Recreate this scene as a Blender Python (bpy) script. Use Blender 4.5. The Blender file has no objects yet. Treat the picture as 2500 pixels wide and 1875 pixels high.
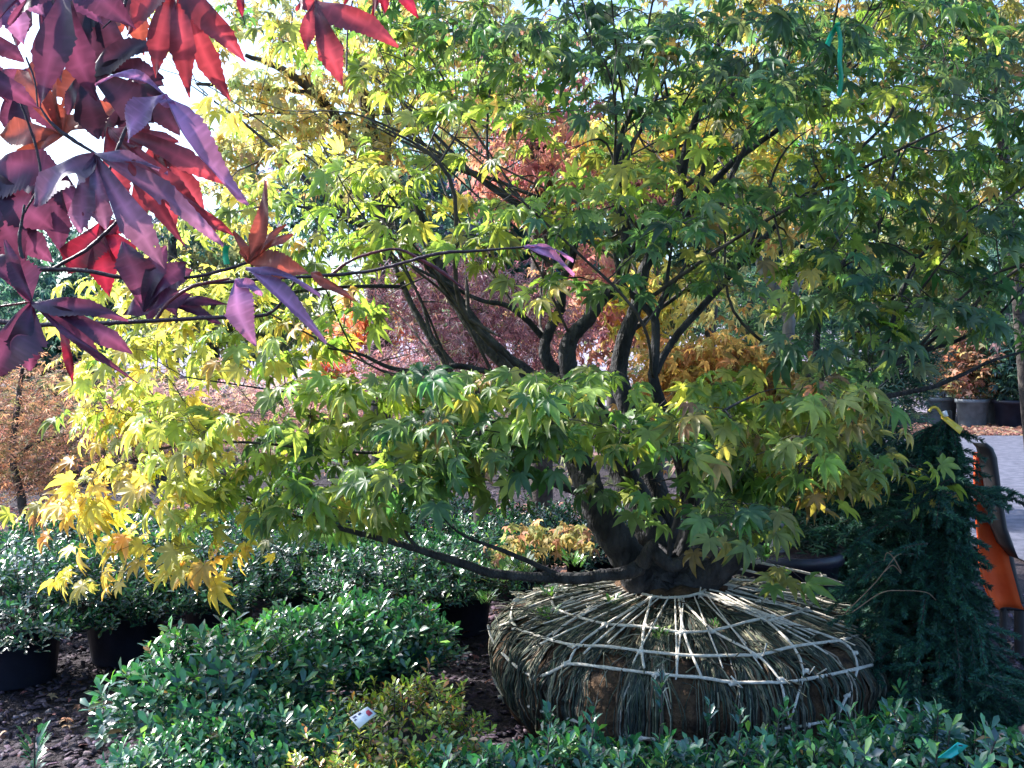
import bpy, math, random
import numpy as np
from mathutils import Vector, Matrix
random.seed(7); RG = np.random.default_rng(7)
sc = bpy.context.scene
COL = sc.collection
R = math.radians

# ------------------------------------------------------------------ camera
F = 2400.0; CAMZ = 1.38; PITCH = math.atan(67.5/F)
cd = bpy.data.cameras.new('camera'); cam = bpy.data.objects.new('camera', cd); COL.objects.link(cam)
cam.location = (0, 0, CAMZ); cam.rotation_euler = (math.pi/2-PITCH, 0, 0)
cd.sensor_width = 36; cd.lens = 36*F/2500; cd.clip_start = .02; cd.clip_end = 2000
sc.camera = cam
# ------------------------------------------------------------------ sky and sun
SUN_AZ, SUN_EL = R(-64), R(38)
w = bpy.data.worlds.new('World'); sc.world = w; w.use_nodes = True
nt = w.node_tree; bg = nt.nodes['Background']
sky = nt.nodes.new('ShaderNodeTexSky'); sky.sky_type = 'NISHITA'; sky.sun_disc = False
sky.sun_elevation = SUN_EL; sky.sun_rotation = SUN_AZ % (2*math.pi); sky.air_density = 1.2; sky.dust_density = 3.0; sky.ozone_density = 7.0
nt.links.new(sky.outputs[0], bg.inputs[0]); bg.inputs[1].default_value = 0.15
ld = bpy.data.lights.new('sun', 'SUN'); ld.energy = 4.2; ld.angle = R(.5); ld.color = (1, .95, .90)
sun = bpy.data.objects.new('sun', ld); COL.objects.link(sun)
sd = Vector((math.sin(SUN_AZ)*math.cos(SUN_EL), math.cos(SUN_AZ)*math.cos(SUN_EL), math.sin(SUN_EL)))
sun.rotation_euler = sd.to_track_quat('Z', 'Y').to_euler(); sun.location = sd*30
sc.view_settings.view_transform = 'Standard'; sc.view_settings.look = 'None'
sc.view_settings.exposure = 1.62; sc.view_settings.gamma = 1
sc.render.engine = 'CYCLES'
sc.cycles.max_bounces = 8; sc.cycles.transparent_max_bounces = 12

def P(px, py, y):
    dx = (px-1250)/F; dz = -(py-937.5)/F
    d = np.array([dx, math.cos(PITCH)+dz*math.sin(PITCH), -math.sin(PITCH)+dz*math.cos(PITCH)])
    d = d*(y/d[1]); return np.array([d[0], y, CAMZ+d[2]])
def RAY(px, py):
    p = P(px, py, 1.0)-np.array([0, 0, CAMZ]); return p/np.linalg.norm(p)

# ------------------------------------------------------------------ mesh helpers
class MB:
    def __init__(s): s.v = []; s.f = []; s.c = []; s.n = 0
    def add(s, v, f, c=None):
        v = np.asarray(v, float).reshape(-1, 3); k = len(v)
        s.v.append(v)
        if isinstance(f, np.ndarray): s.f.append(f+s.n)
        else:
            by = {}
            for q in f: by.setdefault(len(q), []).append(q)
            for q in by.values(): s.f.append(np.array(q)+s.n)
        if c is None: c = (1, 1, 1)
        c = np.asarray(c, float)
        s.c.append(np.tile(c, (k, 1)) if c.ndim == 1 else c); s.n += k
    def inst(s, tv, tf, M, T, C):
        """copies of a template: tv (n,3), tf list of arrays, M (k,3,3) columns are axes, T (k,3), C (k,3)"""
        k = len(T)
        if k == 0: return
        n = len(tv)
        V = np.einsum('kij,nj->kni', M, tv)+T[:, None, :]
        s.v.append(V.reshape(-1, 3)); off = (np.arange(k)*n)[:, None, None]
        for q in tf: s.f.append((q[None]+off).reshape(-1, q.shape[1])+s.n)
        s.c.append(np.repeat(C, n, axis=0)); s.n += k*n
    def build(s, name, mat, parent=None, smooth=True):
        me = bpy.data.meshes.new(name)
        V = np.concatenate(s.v); me.vertices.add(len(V)); me.vertices.foreach_set('co', V.ravel())
        loops = []; starts = []; o = 0
        for q in s.f:
            m, kk = q.shape; loops.append(q.ravel()); starts.append(o+np.arange(m)*kk); o += m*kk
        loops = np.concatenate(loops).astype(np.int32); starts = np.concatenate(starts).astype(np.int32)
        me.loops.add(len(loops)); me.loops.foreach_set('vertex_index', loops)
        me.polygons.add(len(starts)); me.polygons.foreach_set('loop_start', starts)
        me.update(calc_edges=True)
        C = np.concatenate(s.c); C = np.concatenate([C, np.ones((len(C), 1))], 1).astype(np.float32)
        a = me.color_attributes.new('col', 'FLOAT_COLOR', 'POINT'); a.data.foreach_set('color', C.ravel())
        if smooth: me.polygons.foreach_set('use_smooth', np.ones(len(starts), bool))
        me.validate()
        me.materials.append(mat)
        ob = bpy.data.objects.new(name, me); COL.objects.link(ob)
        if parent is not None:
            ob.parent = parent; ob.matrix_parent_inverse = parent.matrix_world.inverted() if False else Matrix.Translation(-parent.location)
        return ob
def tag(o, label=None, cat=None, group=None, kind=None):
    if label: o['label'] = label
    if cat: o['category'] = cat
    if group: o['group'] = group
    if kind: o['kind'] = kind
    return o
def thing(name, loc, label, cat, group=None):
    o = bpy.data.objects.new(name, None); COL.objects.link(o); o.location = loc; o.empty_display_size = .1
    return tag(o, label, cat, group)
def unit(v):
    v = np.asarray(v, float); return v/(np.linalg.norm(v, axis=-1, keepdims=True)+1e-12)
def smoothline(pts, rad, sub=5, jit=0):
    p = np.asarray(pts, float); r = np.asarray(rad, float); n = len(p)
    if n < 3 and jit == 0: sub = max(2, sub//2)
    pp = np.vstack([2*p[0]-p[1], p, 2*p[-1]-p[-2]]); out = []; ro = []
    for i in range(n-1):
        a, b, c, d = pp[i:i+4]
        for t in np.linspace(0, 1, sub, endpoint=False):
            out.append(.5*((2*b)+(c-a)*t+(2*a-5*b+4*c-d)*t*t+(3*b-a-3*c+d)*t**3)); ro.append(r[i]*(1-t)+r[i+1]*t)
    out.append(p[-1]); ro.append(r[-1]); out = np.array(out); ro = np.array(ro)
    if jit: out[1:-1] += RG.normal(0, 1, out[1:-1].shape)*jit*ro[1:-1, None]
    return out, ro
def tube(mb, pts, rad, sides=6, col=(1, 1, 1), lump=0):
    p = np.asarray(pts, float); n = len(p); r = np.broadcast_to(np.asarray(rad, float), (n,))
    t = np.gradient(p, axis=0); t = unit(t)
    ref = np.array([.31, .17, .93]) if abs(t[0][2]) < .9 else np.array([1, .1, 0.])
    u = unit(np.cross(t, ref)); v = np.cross(t, u)
    a = np.arange(sides)*2*math.pi/sides
    rr = r[:, None]*np.ones((n, sides))
    if lump: rr = rr*(1+RG.normal(0, lump, (n, sides)))
    V = p[:, None]+(np.cos(a)[None, :, None]*u[:, None]+np.sin(a)[None, :, None]*v[:, None])*rr[..., None]
    i = np.arange(n-1)[:, None]*sides; j = np.arange(sides)[None]; k = (j+1) % sides
    f = np.stack([i+j, i+k, i+sides+k, i+sides+j], -1).reshape(-1, 4)
    c = np.asarray(col, float)
    mb.add(V, f, c)
    mb.add(np.vstack([V[-1], p[-1:]+t[-1:]*r[-1]*.5]), np.array([[q, (q+1) % sides, sides] for q in range(sides)]), c)
def lathe(mb, prof, cx, cy, seg=48, col=(1, 1, 1), fn=None):
    V = []
    for (r, z) in prof:
        for k in range(seg):
            a = 2*math.pi*k/seg; q = fn(a, r, z) if fn else (r, z)
            V.append((cx+q[0]*math.cos(a), cy+q[0]*math.sin(a), q[1]))
    f = []
    for i in range(len(prof)-1):
        for k in range(seg):
            f.append((i*seg+k, i*seg+(k+1) % seg, (i+1)*seg+(k+1) % seg, (i+1)*seg+k))
    mb.add(V, f, col)
def frames(axis, normal):
    """(k,3,3) matrices whose columns are side, axis, normal"""
    y = unit(axis); z = unit(normal-np.sum(normal*y, 1, keepdims=True)*y); x = np.cross(y, z)
    return np.stack([x, y, z], -1)

# ------------------------------------------------------------------ materials
def newmat(name):
    m = bpy.data.materials.new(name); m.use_nodes = True; t = m.node_tree
    return m, t, t.nodes['Principled BSDF'], t.nodes['Material Output']
def leaf_mat(name, rough=.5, transl=.45, spec=.4, hue=(1.15, 1.05, .5), nscale=25, holes=0, coat=0):
    m, t, b, out = newmat(name); N = t.nodes.new; L = t.links.new
    at = N('ShaderNodeAttribute'); at.attribute_name = 'col'
    tc = N('ShaderNodeTexCoord'); no = N('ShaderNodeTexNoise'); no.inputs['Scale'].default_value = nscale; no.inputs['Detail'].default_value = 3
    L(tc.outputs['Object'], no.inputs['Vector'])
    mr = N('ShaderNodeMapRange'); mr.inputs[1].default_value = .3; mr.inputs[2].default_value = .7; mr.inputs[3].default_value = .72; mr.inputs[4].default_value = 1.25
    L(no.outputs[0], mr.inputs[0])
    mx = N('ShaderNodeVectorMath'); mx.operation = 'SCALE'; L(at.outputs['Color'], mx.inputs[0]); L(mr.outputs[0], mx.inputs['Scale'])
    L(mx.outputs[0], b.inputs['Base Color']); b.inputs['Roughness'].default_value = rough
    b.inputs['Specular IOR Level'].default_value = spec; b.inputs['Coat Weight'].default_value = coat; b.inputs['Coat Roughness'].default_value = .25
    tl = N('ShaderNodeBsdfTranslucent'); v2 = N('ShaderNodeVectorMath'); v2.operation = 'MULTIPLY'; v2.inputs[1].default_value = tuple(h*1.5 for h in hue)
    L(mx.outputs[0], v2.inputs[0]); L(v2.outputs[0], tl.inputs['Color'])
    ms = N('ShaderNodeMixShader'); ms.inputs[0].default_value = transl; L(b.outputs[0], ms.inputs[1]); L(tl.outputs[0], ms.inputs[2])
    last = ms
    if holes:
        n2 = N('ShaderNodeTexNoise'); n2.inputs['Scale'].default_value = 75; n2.inputs['Detail'].default_value = 1; L(tc.outputs['Object'], n2.inputs['Vector'])
        g = N('ShaderNodeMath'); g.operation = 'GREATER_THAN'; g.inputs[1].default_value = holes; L(n2.outputs[0], g.inputs[0])
        tr = N('ShaderNodeBsdfTransparent'); m3 = N('ShaderNodeMixShader'); L(g.outputs[0], m3.inputs[0]); L(ms.outputs[0], m3.inputs[1]); L(tr.outputs[0], m3.inputs[2]); last = m3
    L(last.outputs[0], out.inputs[0]); return m
def rough_mat(name, c1, c2, scale=12, rough=.85, bump=.4, bscale=40, detail=6, attr=False, stretch=None, spec=.3, c3=None):
    m, t, b, out = newmat(name); N = t.nodes.new; L = t.links.new
    tc = N('ShaderNodeTexCoord'); mp = N('ShaderNodeMapping'); L(tc.outputs['Object'], mp.inputs[0])
    if stretch: mp.inputs['Scale'].default_value = stretch
    no = N('ShaderNodeTexNoise'); no.inputs['Scale'].default_value = scale; no.inputs['Detail'].default_value = detail; L(mp.outputs[0], no.inputs['Vector'])
    cr = N('ShaderNodeValToRGB'); cr.color_ramp.elements[0].position = .35; cr.color_ramp.elements[1].position = .65
    cr.color_ramp.elements[0].color = (*c1, 1); cr.color_ramp.elements[1].color = (*c2, 1)
    if c3: e = cr.color_ramp.elements.new(.8); e.color = (*c3, 1)
    L(no.outputs[0], cr.inputs[0]); src = cr.outputs[0]
    if attr:
        at = N('ShaderNodeAttribute'); at.attribute_name = 'col'; mu = N('ShaderNodeVectorMath'); mu.operation = 'MULTIPLY'
        L(src, mu.inputs[0]); L(at.outputs['Color'], mu.inputs[1]); src = mu.outputs[0]
    L(src, b.inputs['Base Color']); b.inputs['Roughness'].default_value = rough; b.inputs['Specular IOR Level'].default_value = spec
    n2 = N('ShaderNodeTexNoise'); n2.inputs['Scale'].default_value = bscale; n2.inputs['Detail'].default_value = 8; L(mp.outputs[0], n2.inputs['Vector'])
    bp = N('ShaderNodeBump'); bp.inputs['Strength'].default_value = bump; bp.inputs['Distance'].default_value = .02; L(n2.outputs[0], bp.inputs['Height']); L(bp.outputs[0], b.inputs['Normal'])
    return m
M_leaf = leaf_mat('maple_leaf', .42, .55, .55, (1.2, 1.15, .6))
M_bgleaf = leaf_mat('far_maple_leaf', .6, .5, .3, (1.0, .98, .85), 8)
M_red = leaf_mat('red_leaf', .42, .46, .7, (1.25, .6, .55), 60)
M_redh = leaf_mat('eaten_red_leaf', .42, .42, .7, (1.2, .65, .6), 60, holes=.67)
M_azal = leaf_mat('azalea_leaf', .26, .2, .7, (1.0, 1.3, .6), 25, coat=.5)
M_needle = leaf_mat('spruce_needle', .55, .1, .3)
M_bark = rough_mat('maple_bark', (.016, .016, .019), (.062, .061, .066), 22, .75, 1.0, 75, stretch=(1, 1, .4), c3=(.10, .11, .085))
M_bark2 = rough_mat('grey_bark', (.13, .125, .125), (.36, .35, .35), 14, .8, .4, 60, stretch=(1, 1, .3))
M_bark3 = rough_mat('dark_bark', (.03, .025, .025), (.11, .095, .085), 14, .85, .5, 50)
M_twigred = rough_mat('red_twig', (.055, .01, .018), (.22, .035, .04), 60, .45, .2, 200, spec=.5, attr=True)
M_twigdark = rough_mat('dark_twig', (.015, .008, .012), (.05, .02, .03), 60, .45, .2, 200, spec=.5)
M_ground = rough_mat('mulch_ground', (.014, .011, .015), (.06, .046, .055), 55, .9, 1.0, 90)
M_chip = rough_mat('bark_chip', (.5, .5, .5), (1, 1, 1), 60, .8, .4, 120, attr=True)
M_road = rough_mat('gravel_road', (.075, .08, .11), (.14, .145, .19), 9, .9, .5, 160)
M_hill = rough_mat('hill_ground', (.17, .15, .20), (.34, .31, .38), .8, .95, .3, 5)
M_ball = rough_mat('burlap_soil', (.02, .013, .010), (.12, .068, .035), 16, .9, .9, 70, c3=(.19, .125, .07))
M_straw = rough_mat('straw_wrap', (.55, .55, .55), (1.1, 1.1, 1.1), 40, .7, .3, 200, attr=True)
M_rope = rough_mat('pale_rope', (.55, .50, .42), (.80, .75, .66), 70, .7, .5, 400)
M_pot = rough_mat('black_pot', (.008, .010, .020), (.018, .022, .042), 8, .45, .1, 60, spec=.5)
M_potg = rough_mat('grey_pot', (.10, .12, .14), (.16, .19, .22), 8, .5, .1, 60, spec=.5)
def plain(name, c, rough=.5, spec=.4, transl=0):
    return rough_mat(name, tuple(x*.85 for x in c), c, 30, rough, .08, 60, spec=spec)
M_orange = rough_mat('orange_paint', (.70, .085, .02), (.88, .13, .03), 9, .55, .15, 40)
M_black = plain('black_rubber', (.02, .019, .024), .55)
M_yellow = plain('yellow_plastic', (.80, .55, .06), .4)
M_white = plain('white_plastic', (.8, .8, .8), .4)
M_teal = plain('teal_plastic', (.01, .42, .36), .35)
M_ribbon = plain('green_ribbon', (.0, .30, .14), .3)
M_rock = rough_mat('rock', (.09, .07, .075), (.24, .19, .20), 6, .9, .8, 30)
M_green = plain('green_glass', (.05, .3, .1), .4)

# ------------------------------------------------------------------ leaf templates
def maple_template(detail=True, curl=.25, fold=.10, seed=0, lobes=7):
    rg = np.random.default_rng(seed)
    if lobes == 7: ang = [-118, -78, -39, 0, 39, 78, 118]; ln = [.42, .74, .95, 1.05, .95, .74, .42]
    else: ang = [-100, -50, 0, 50, 100]; ln = [.55, .9, 1.05, .9, .55]
    ang = np.radians(np.array(ang)+rg.normal(0, 4, len(ang))); ln = np.array(ln)*(1+rg.normal(0, .05, len(ang)))
    V = [(0, 0, 0)]; Fq = []; Ft = []
    def pt(a, r, h=0, off=0):
        x = math.sin(a)*r+math.cos(a)*off; y = math.cos(a)*r-math.sin(a)*off; rr = math.hypot(x, y)
        return (x, y, h-curl*rr*rr)
    sin_ = []
    edge = [ang[0]-.45]+[(ang[i]+ang[i+1])/2 for i in range(len(ang)-1)]+[ang[-1]+.45]
    for i, a in enumerate(edge):
        r = .40 if 0 < i < len(ang) else .12
        sin_.append(len(V)); V.append(pt(a, r, fold*.7))
    for i, a in enumerate(ang):
        l = ln[i]; wd = .150*l+.012
        m = len(V); V.append(pt(a, l*.55, -fold*.2))
        wl = len(V); V.append(pt(a, l*.58, fold, -wd)); wr = len(V); V.append(pt(a, l*.58, fold, wd))
        tp = len(V); V.append(pt(a, l, -fold*.6-rg.random()*.08, rg.normal(0, .03)))
        if detail:
            w2l = len(V); V.append(pt(a, l*.78, fold*.6, -wd*.62)); w2r = len(V); V.append(pt(a, l*.78, fold*.6, wd*.62)); m2 = len(V); V.append(pt(a, l*.79, -fold*.3))
            Fq += [(0, sin_[i], wl, m), (0, m, wr, sin_[i+1]), (m, wl, w2l, m2), (m, m2, w2r, wr)]
            Ft += [(m2, w2l, tp), (m2, tp, w2r)]
        else:
            Fq += [(0, sin_[i], wl, m), (0, m, wr, sin_[i+1])]; Ft += [(m, wl, tp), (m, tp, wr)]
    return np.array(V), [np.array(Fq), np.array(Ft)]
MAPLE = [maple_template(True, c, f, s) for c, f, s in ((.15, .07, 1), (.35, .10, 2), (.6, .12, 3), (.45, .2, 4))]
STAR = [maple_template(False, c, .1, s, 5) for c, s in ((.2, 5), (.5, 6))]
# narrow drooping segment (laceleaf) and oval leaf (azalea)
LACE = (np.array([(0, 0, 0), (-.07, .4, .03), (.07, .4, .03), (0, 1, -.12), (-.03, .3, 0), (-.5, .75, -.05), (-.4, .5, 0), (.03, .3, 0), (.5, .75, -.05), (.4, .5, 0)]),
        [np.array([(0, 1, 3, 2)]), np.array([(4, 6, 5), (7, 8, 9)])])
OVAL = (np.array([(0, 0, 0), (-.10, .25, .03), (.10, .25, .03), (0, .28, 0), (-.19, .70, .05), (.19, .70, .05), (0, .70, .01), (0, 1, -.05)]),
        [np.array([(1, 4, 6, 3), (3, 6, 5, 2)]), np.array([(0, 1, 3), (0, 3, 2), (4, 7, 6), (6, 7, 5)])])
def scatter(mb, templates, T, axis, normal, size, C):
    k = len(T); idx = RG.integers(0, len(templates), k); M = frames(axis, normal)*size[:, None, None]
    for i, (tv, tf) in enumerate(templates):
        s = idx == i
        if s.any(): mb.inst(tv, tf, M[s], T[s], C[s])
def pick(palette, k, jit=.14):
    pal = np.array([p[:3] for p in palette]); wt = np.array([p[3] if len(p) > 3 else 1 for p in palette], float); wt /= wt.sum()
    c = pal[RG.choice(len(pal), k, p=wt)]
    return np.clip(c*np.exp(RG.normal(0, jit, (k, 1)))*np.exp(RG.normal(0, jit*.35, (k, 3))), 0.002, .9)

# ================================================================== SETTING
mb = MB()
xs = np.concatenate([np.linspace(-600, -8, 14), np.linspace(-7, 8, 76), np.linspace(9, 600, 14)])
ys = np.concatenate([np.linspace(-60, 1, 8), np.linspace(1.4, 14, 80), np.linspace(15, 24, 10), np.linspace(30, 900, 30)])
X, Y = np.meshgrid(xs, ys)
Z = RG.normal(0, .006, X.shape)*((Y < 14) & (Y > 1) & (np.abs(X) < 8)); n0 = len(xs)
V = np.stack([X, Y, Z-.004], -1).reshape(-1, 3)
i = np.arange(len(ys)-1)[:, None]*n0; j = np.arange(n0-1)[None]
mb.add(V, np.stack([i+j, i+j+1, i+n0+j+1, i+n0+j], -1).reshape(-1, 4)); tag(mb.build('ground', M_ground), kind='structure')
mb = MB(); g = [(3.15, -20), (60, -20), (60, 16.9), (4.1, 16.9), (3.7, 10), (3.3, 5)]
mb.add([(x, y, .016) for x, y in g], [(0, 1, 2, 3, 4, 5)]); tag(mb.build('road', M_road), kind='structure')
# rising bank far behind
mb = MB(); xs = np.linspace(-90, 120, 60); ys = np.linspace(24, 90, 24); X, Y = np.meshgrid(xs, ys)
Z = (Y-24)**.9*.115*(1+.25*np.sin(X*.06+1)+.12*np.sin(X*.17))*(.8+.5*(X > 10))+RG.normal(0, .1, X.shape)*(Y > 26)-.05
V = np.stack([X, Y, Z], -1).reshape(-1, 3); n0 = len(xs); i = np.arange(len(ys)-1)[:, None]*n0; j = np.arange(n0-1)[None]
mb.add(V, np.stack([i+j, i+j+1, i+n0+j+1, i+n0+j], -1).reshape(-1, 4)); tag(mb.build('hill', M_hill), kind='structure')
# bark mulch chips (nobody could count them)
mb = MB(); k = 24000
cube = np.array([(-1, -1, 0), (1, -1, 0), (1, 1, 0), (-1, 1, 0), (-.8, -.8, 1), (.8, -.8, 1), (.8, .8, 1), (-.8, .8, 1)], float)
cf = [np.array([(4, 5, 6, 7), (0, 1, 5, 4), (1, 2, 6, 5), (2, 3, 7, 6), (3, 0, 4, 7)])]
yy = 2.3+8*RG.random(k)**1.6; xx = (RG.random(k)*1.5-.75)*yy*.85
a = RG.random(k)*6.28; tl = RG.normal(0, .35, (k, 2))
axx = np.stack([np.cos(a), np.sin(a), tl[:, 0]], -1); nn = np.stack([tl[:, 1], tl[:, 0], np.ones(k)], -1)
M = frames(axx, nn)*np.stack([.005+.008*RG.random(k), .010+.016*RG.random(k), .003+.003*RG.random(k)], -1)[:, None, :]
ok = ~((xx > 3.0) & (yy > 2))
pal = [(.075, .055, .08, 3), (.13, .095, .13, 2), (.035, .028, .045, 3), (.22, .18, .21, .8), (.16, .07, .07, .4)]
mb.inst(cube, cf, M[ok], np.stack([xx, yy, np.full(k, .003)], -1)[ok], pick(pal, k)[ok])
tag(mb.build('mulch', M_chip, smooth=False), kind='stuff')
# fallen leaves: under the left trees and along the far edge of the road
mb = MB()
def litter(x0, x1, y0, y1, k, size, pal):
    T = np.stack([x0+(x1-x0)*RG.random(k), y0+(y1-y0)*RG.random(k), .02+.03*RG.random(k)], -1)
    a = RG.random(k)*6.28; ax = np.stack([np.cos(a), np.sin(a), RG.normal(0, .2, k)], -1); nn = np.stack([RG.normal(0, .4, k), RG.normal(0, .4, k), np.ones(k)], -1)
    scatter(mb, STAR, T, ax, nn, size*(.7+.6*RG.random(k)), pick(pal, k))
AUT = [(.34, .16, .13, 2), (.38, .24, .18, 2), (.26, .11, .11, 1), (.38, .30, .22, 1)]
litter(-6, 2.2, 6.2, 9, 2600, .045, AUT); litter(4, 16, 16.9, 19.5, 5200, .08, AUT); litter(-2, 2.5, 2.6, 6, 260, .03, AUT)
tag(mb.build('fallen_leaves', M_bgleaf), kind='stuff')

# ================================================================== MAIN MAPLE
TX, TY = P(1655, 1500, 3.77)[0], 3.77
PROF = [(.02, .49), (.15, .487), (.30, .466), (.45, .435), (.58, .40), (.66, .365), (.71, .315), (.735, .25), (.735, .19), (.715, .12), (.68, .06), (.63, .0), (.60, -.02)]
PR = np.array(PROF)
tree = thing('japanese_maple', (TX, TY, 0), 'large green and yellow leaved maple standing in a roped root ball', 'tree')
def bulge(a): return 1+.018*math.sin(3*a+1)+.012*math.sin(5*a)+.02*math.cos(a)
def ball_inside(p):
    x, y = p[0]-TX, p[1]-TY; r = math.hypot(x, y)/bulge(math.atan2(y, x)); z = p[2]
    if z > .49: return False
    # outer radius at this height
    ro = np.interp(-z, -PR[::1, 1], PR[:, 0]); return r < ro and z > -.03
def onball(px, py, off=.006):
    d = RAY(px, py); o = np.array([0, 0, CAMZ]); t = 2.0
    while t < 6:
        p = o+d*t
        if ball_inside(p): return p-d*off+np.array([0, 0, off])
        t += .006
    p = o+d*(TY/d[1]); return p
ball = MB()
prof2 = []
for a0, b0 in zip(PROF[:-1], PROF[1:]):
    for t in (0, .34, .67): prof2.append((a0[0]*(1-t)+b0[0]*t, a0[1]*(1-t)+b0[1]*t))
nz = RG.normal(0, 1, 400)
def bf(a, r, z):
    rib = (abs(math.sin(a*15+1.5*math.sin(a*5)))**.6-.6)*.035*(z < .385)*(r > .56)+math.sin(a*83+z*9)*.003+math.sin(a*8+z*30)*.006
    q = r*bulge(a)+rib+.004*math.sin(z*60+a*11); return (q, z+.006*math.sin(r*40+a*9)+.004*math.sin(a*23+r*17))
lathe(ball, prof2, TX, TY, 260, fn=bf)
rb = ball.build('root_ball', M_ball, tree); rb['label'] = 'wide flat root ball wrapped in straw and tied with pale rope'
# straw strands running from the collar over the shoulder and down
st = MB(); pal = [(.10, .10, .07, 3), (.16, .16, .11, 2), (.04, .055, .045, 3), (.05, .07, .045, 2), (.10, .065, .04, 1.2), (.30, .28, .20, 1.1)]
for q in range(2300):
    top_only = RG.random() < .48
    a = RG.random()*2*math.pi
    if not top_only:
        for _ in range(12):
            if abs(math.sin(a*15+1.5*math.sin(a*5))) < .42+.5*RG.random()**1.5: break
            a = RG.random()*2*math.pi
    sw = RG.normal(0, .13); r0 = .15+(.4*RG.random() if top_only else .45*RG.random()**.7)
    zl = .38 if top_only else (.02 if RG.random() < .6 else .1+.2*RG.random()); pts = []; w1 = RG.normal(0, .05)
    for (r, z) in prof2:
        if r < r0 and z > .3: continue
        if z < zl: break
        aa = a+sw*(.7-r)+.015*math.sin(r*30+q)+(w1*math.sin((.4-z)*9) if z < .38 else 0)
        rr = bf(aa, r, z)[0]+.003+.006*RG.random()*(z < .4); pts.append((TX+rr*math.cos(aa), TY+rr*math.sin(aa), z+.006+.005*RG.random()))
    if len(pts) > 4: tube(st, pts, (.0012+.0017*RG.random()) if top_only else (.0014+.0026*RG.random()**1.5), 5, pick(pal, 1)[0])
for q in range(700):   # loose bits lying on the top
    a = RG.random()*6.28; r = .2+.5*RG.random(); b = a+RG.normal(0, .7); l = .03+.07*RG.random(); z = np.interp(r, PR[:9, 0], PR[:9, 1])+.012
    c = np.array([TX+r*math.cos(a), TY+r*math.sin(a), z]); d = np.array([math.cos(b), math.sin(b), RG.normal(0, .12)])*l
    tube(st, [c, c+d*.5+[0, 0, .006], c+d], .0015+.0015*RG.random(), 3, pick(pal, 1)[0])
st.build('straw_wrap', M_straw, rb)
# brown collar of burlap round the trunk foot
cb = MB(); cx_, cy_ = P(1625, 1440, TY)[0], TY
lathe(cb, [(.205, .43), (.20, .465), (.185, .48), (.19, .495), (.17, .512), (.12, .52), (.05, .522)], cx_, cy_, 60, fn=lambda a, r, z: (r*(1+.03*math.sin(5*a)+.02*math.sin(13*a+z*50)), z+.006*math.sin(9*a)))
c = cb.build('burlap_collar', M_ball, rb)
ROPES = [
 ([(1500, 1395), (1518, 1425), (1537, 1450), (1590, 1469), (1655, 1472), (1712, 1461), (1742, 1435), (1765, 1405)], .0055),
 ([(1520, 1412), (1375, 1438), (1340, 1480), (1362, 1502), (1418, 1520), (1478, 1536), (1570, 1541), (1662, 1557), (1743, 1552), (1862, 1520), (1875, 1529), (1969, 1499), (1997, 1467), (1931, 1419), (1781, 1383)], .0055),
 ([(1530, 1425), (1260, 1465), (1243, 1515), (1258, 1545), (1325, 1568), (1405, 1590), (1470, 1588), (1565, 1602), (1690, 1614), (1852, 1612), (1939, 1589), (2056, 1575), (2112, 1556)], .0058),
 ([(1191, 1525), (1210, 1590), (1260, 1640), (1302, 1668), (1345, 1655), (1385, 1630), (1500, 1645), (1600, 1658), (1713, 1667), (1788, 1680), (1920, 1679), (2000, 1665), (2097, 1645), (2130, 1632)], .0060),
 ([(1203, 1650), (1225, 1702), (1300, 1742), (1365, 1760), (1440, 1785), (1560, 1815), (1700, 1828)], .0065),
 ([(1860, 1800), (1969, 1783), (2040, 1770), (2068, 1710), (2097, 1645), (2085, 1605), (2063, 1580), (1885, 1516), (1722, 1455)], .0052),
 ([(1535, 1446), (1420, 1510), (1330, 1567)], .004), ([(1530, 1440), (1400, 1470), (1262, 1545)], .004),
 ([(1528, 1436), (1380, 1462), (1290, 1490)], .004), ([(1590, 1469), (1572, 1541), (1565, 1602), (1572, 1640)], .005),
 ([(1588, 1470), (1478, 1536), (1405, 1590), (1388, 1630)], .0045), ([(1657, 1472), (1668, 1557), (1690, 1614), (1712, 1660)], .005),
 ([(1661, 1472), (1738, 1553), (1853, 1612), (1905, 1670), (1925, 1765)], .0048), ([(1715, 1461), (1872, 1526), (1940, 1590), (1966, 1650), (1935, 1755), (1925, 1790)], .0048),
 ([(1732, 1450), (1850, 1478), (1969, 1499), (2110, 1548)], .004), ([(1745, 1435), (1900, 1455), (2080, 1480)], .0042), ([(1755, 1412), (1900, 1422), (2080, 1430)], .0045),
 ([(1730, 1458), (1800, 1482), (1900, 1520)], .0035), ([(1790, 1370), (1850, 1372), (1930, 1390), (2010, 1408), (2085, 1435), (2138, 1488)], .005),
 ([(1520, 1400), (1420, 1412), (1330, 1432)], .004), ([(1535, 1446), (1440, 1492), (1350, 1560)], .0035), ([(1720, 1462), (1830, 1500), (1990, 1560)], .0035)]
for q in range(24):
    a_ = -math.pi*(-.1+1.2*(q+.5*RG.random())/24); r1 = .5+.2*RG.random(); pa = []
    for rr_, sh in ((.19, 0), (r1, RG.normal(0, .12))):
        pp_ = np.array([TX+rr_*math.cos(a_+sh), TY+rr_*math.sin(a_+sh), np.interp(rr_, PR[:9, 0], PR[:9, 1])])-np.array([0, 0, CAMZ])
        xc = pp_[0]; yc = pp_[1]*math.cos(PITCH)-pp_[2]*math.sin(PITCH); zc = pp_[1]*math.sin(PITCH)+pp_[2]*math.cos(PITCH); pa.append((1250+F*xc/yc, 937.5-F*zc/yc))
    ROPES.append((pa, .0028+.0012*RG.random()))
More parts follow.
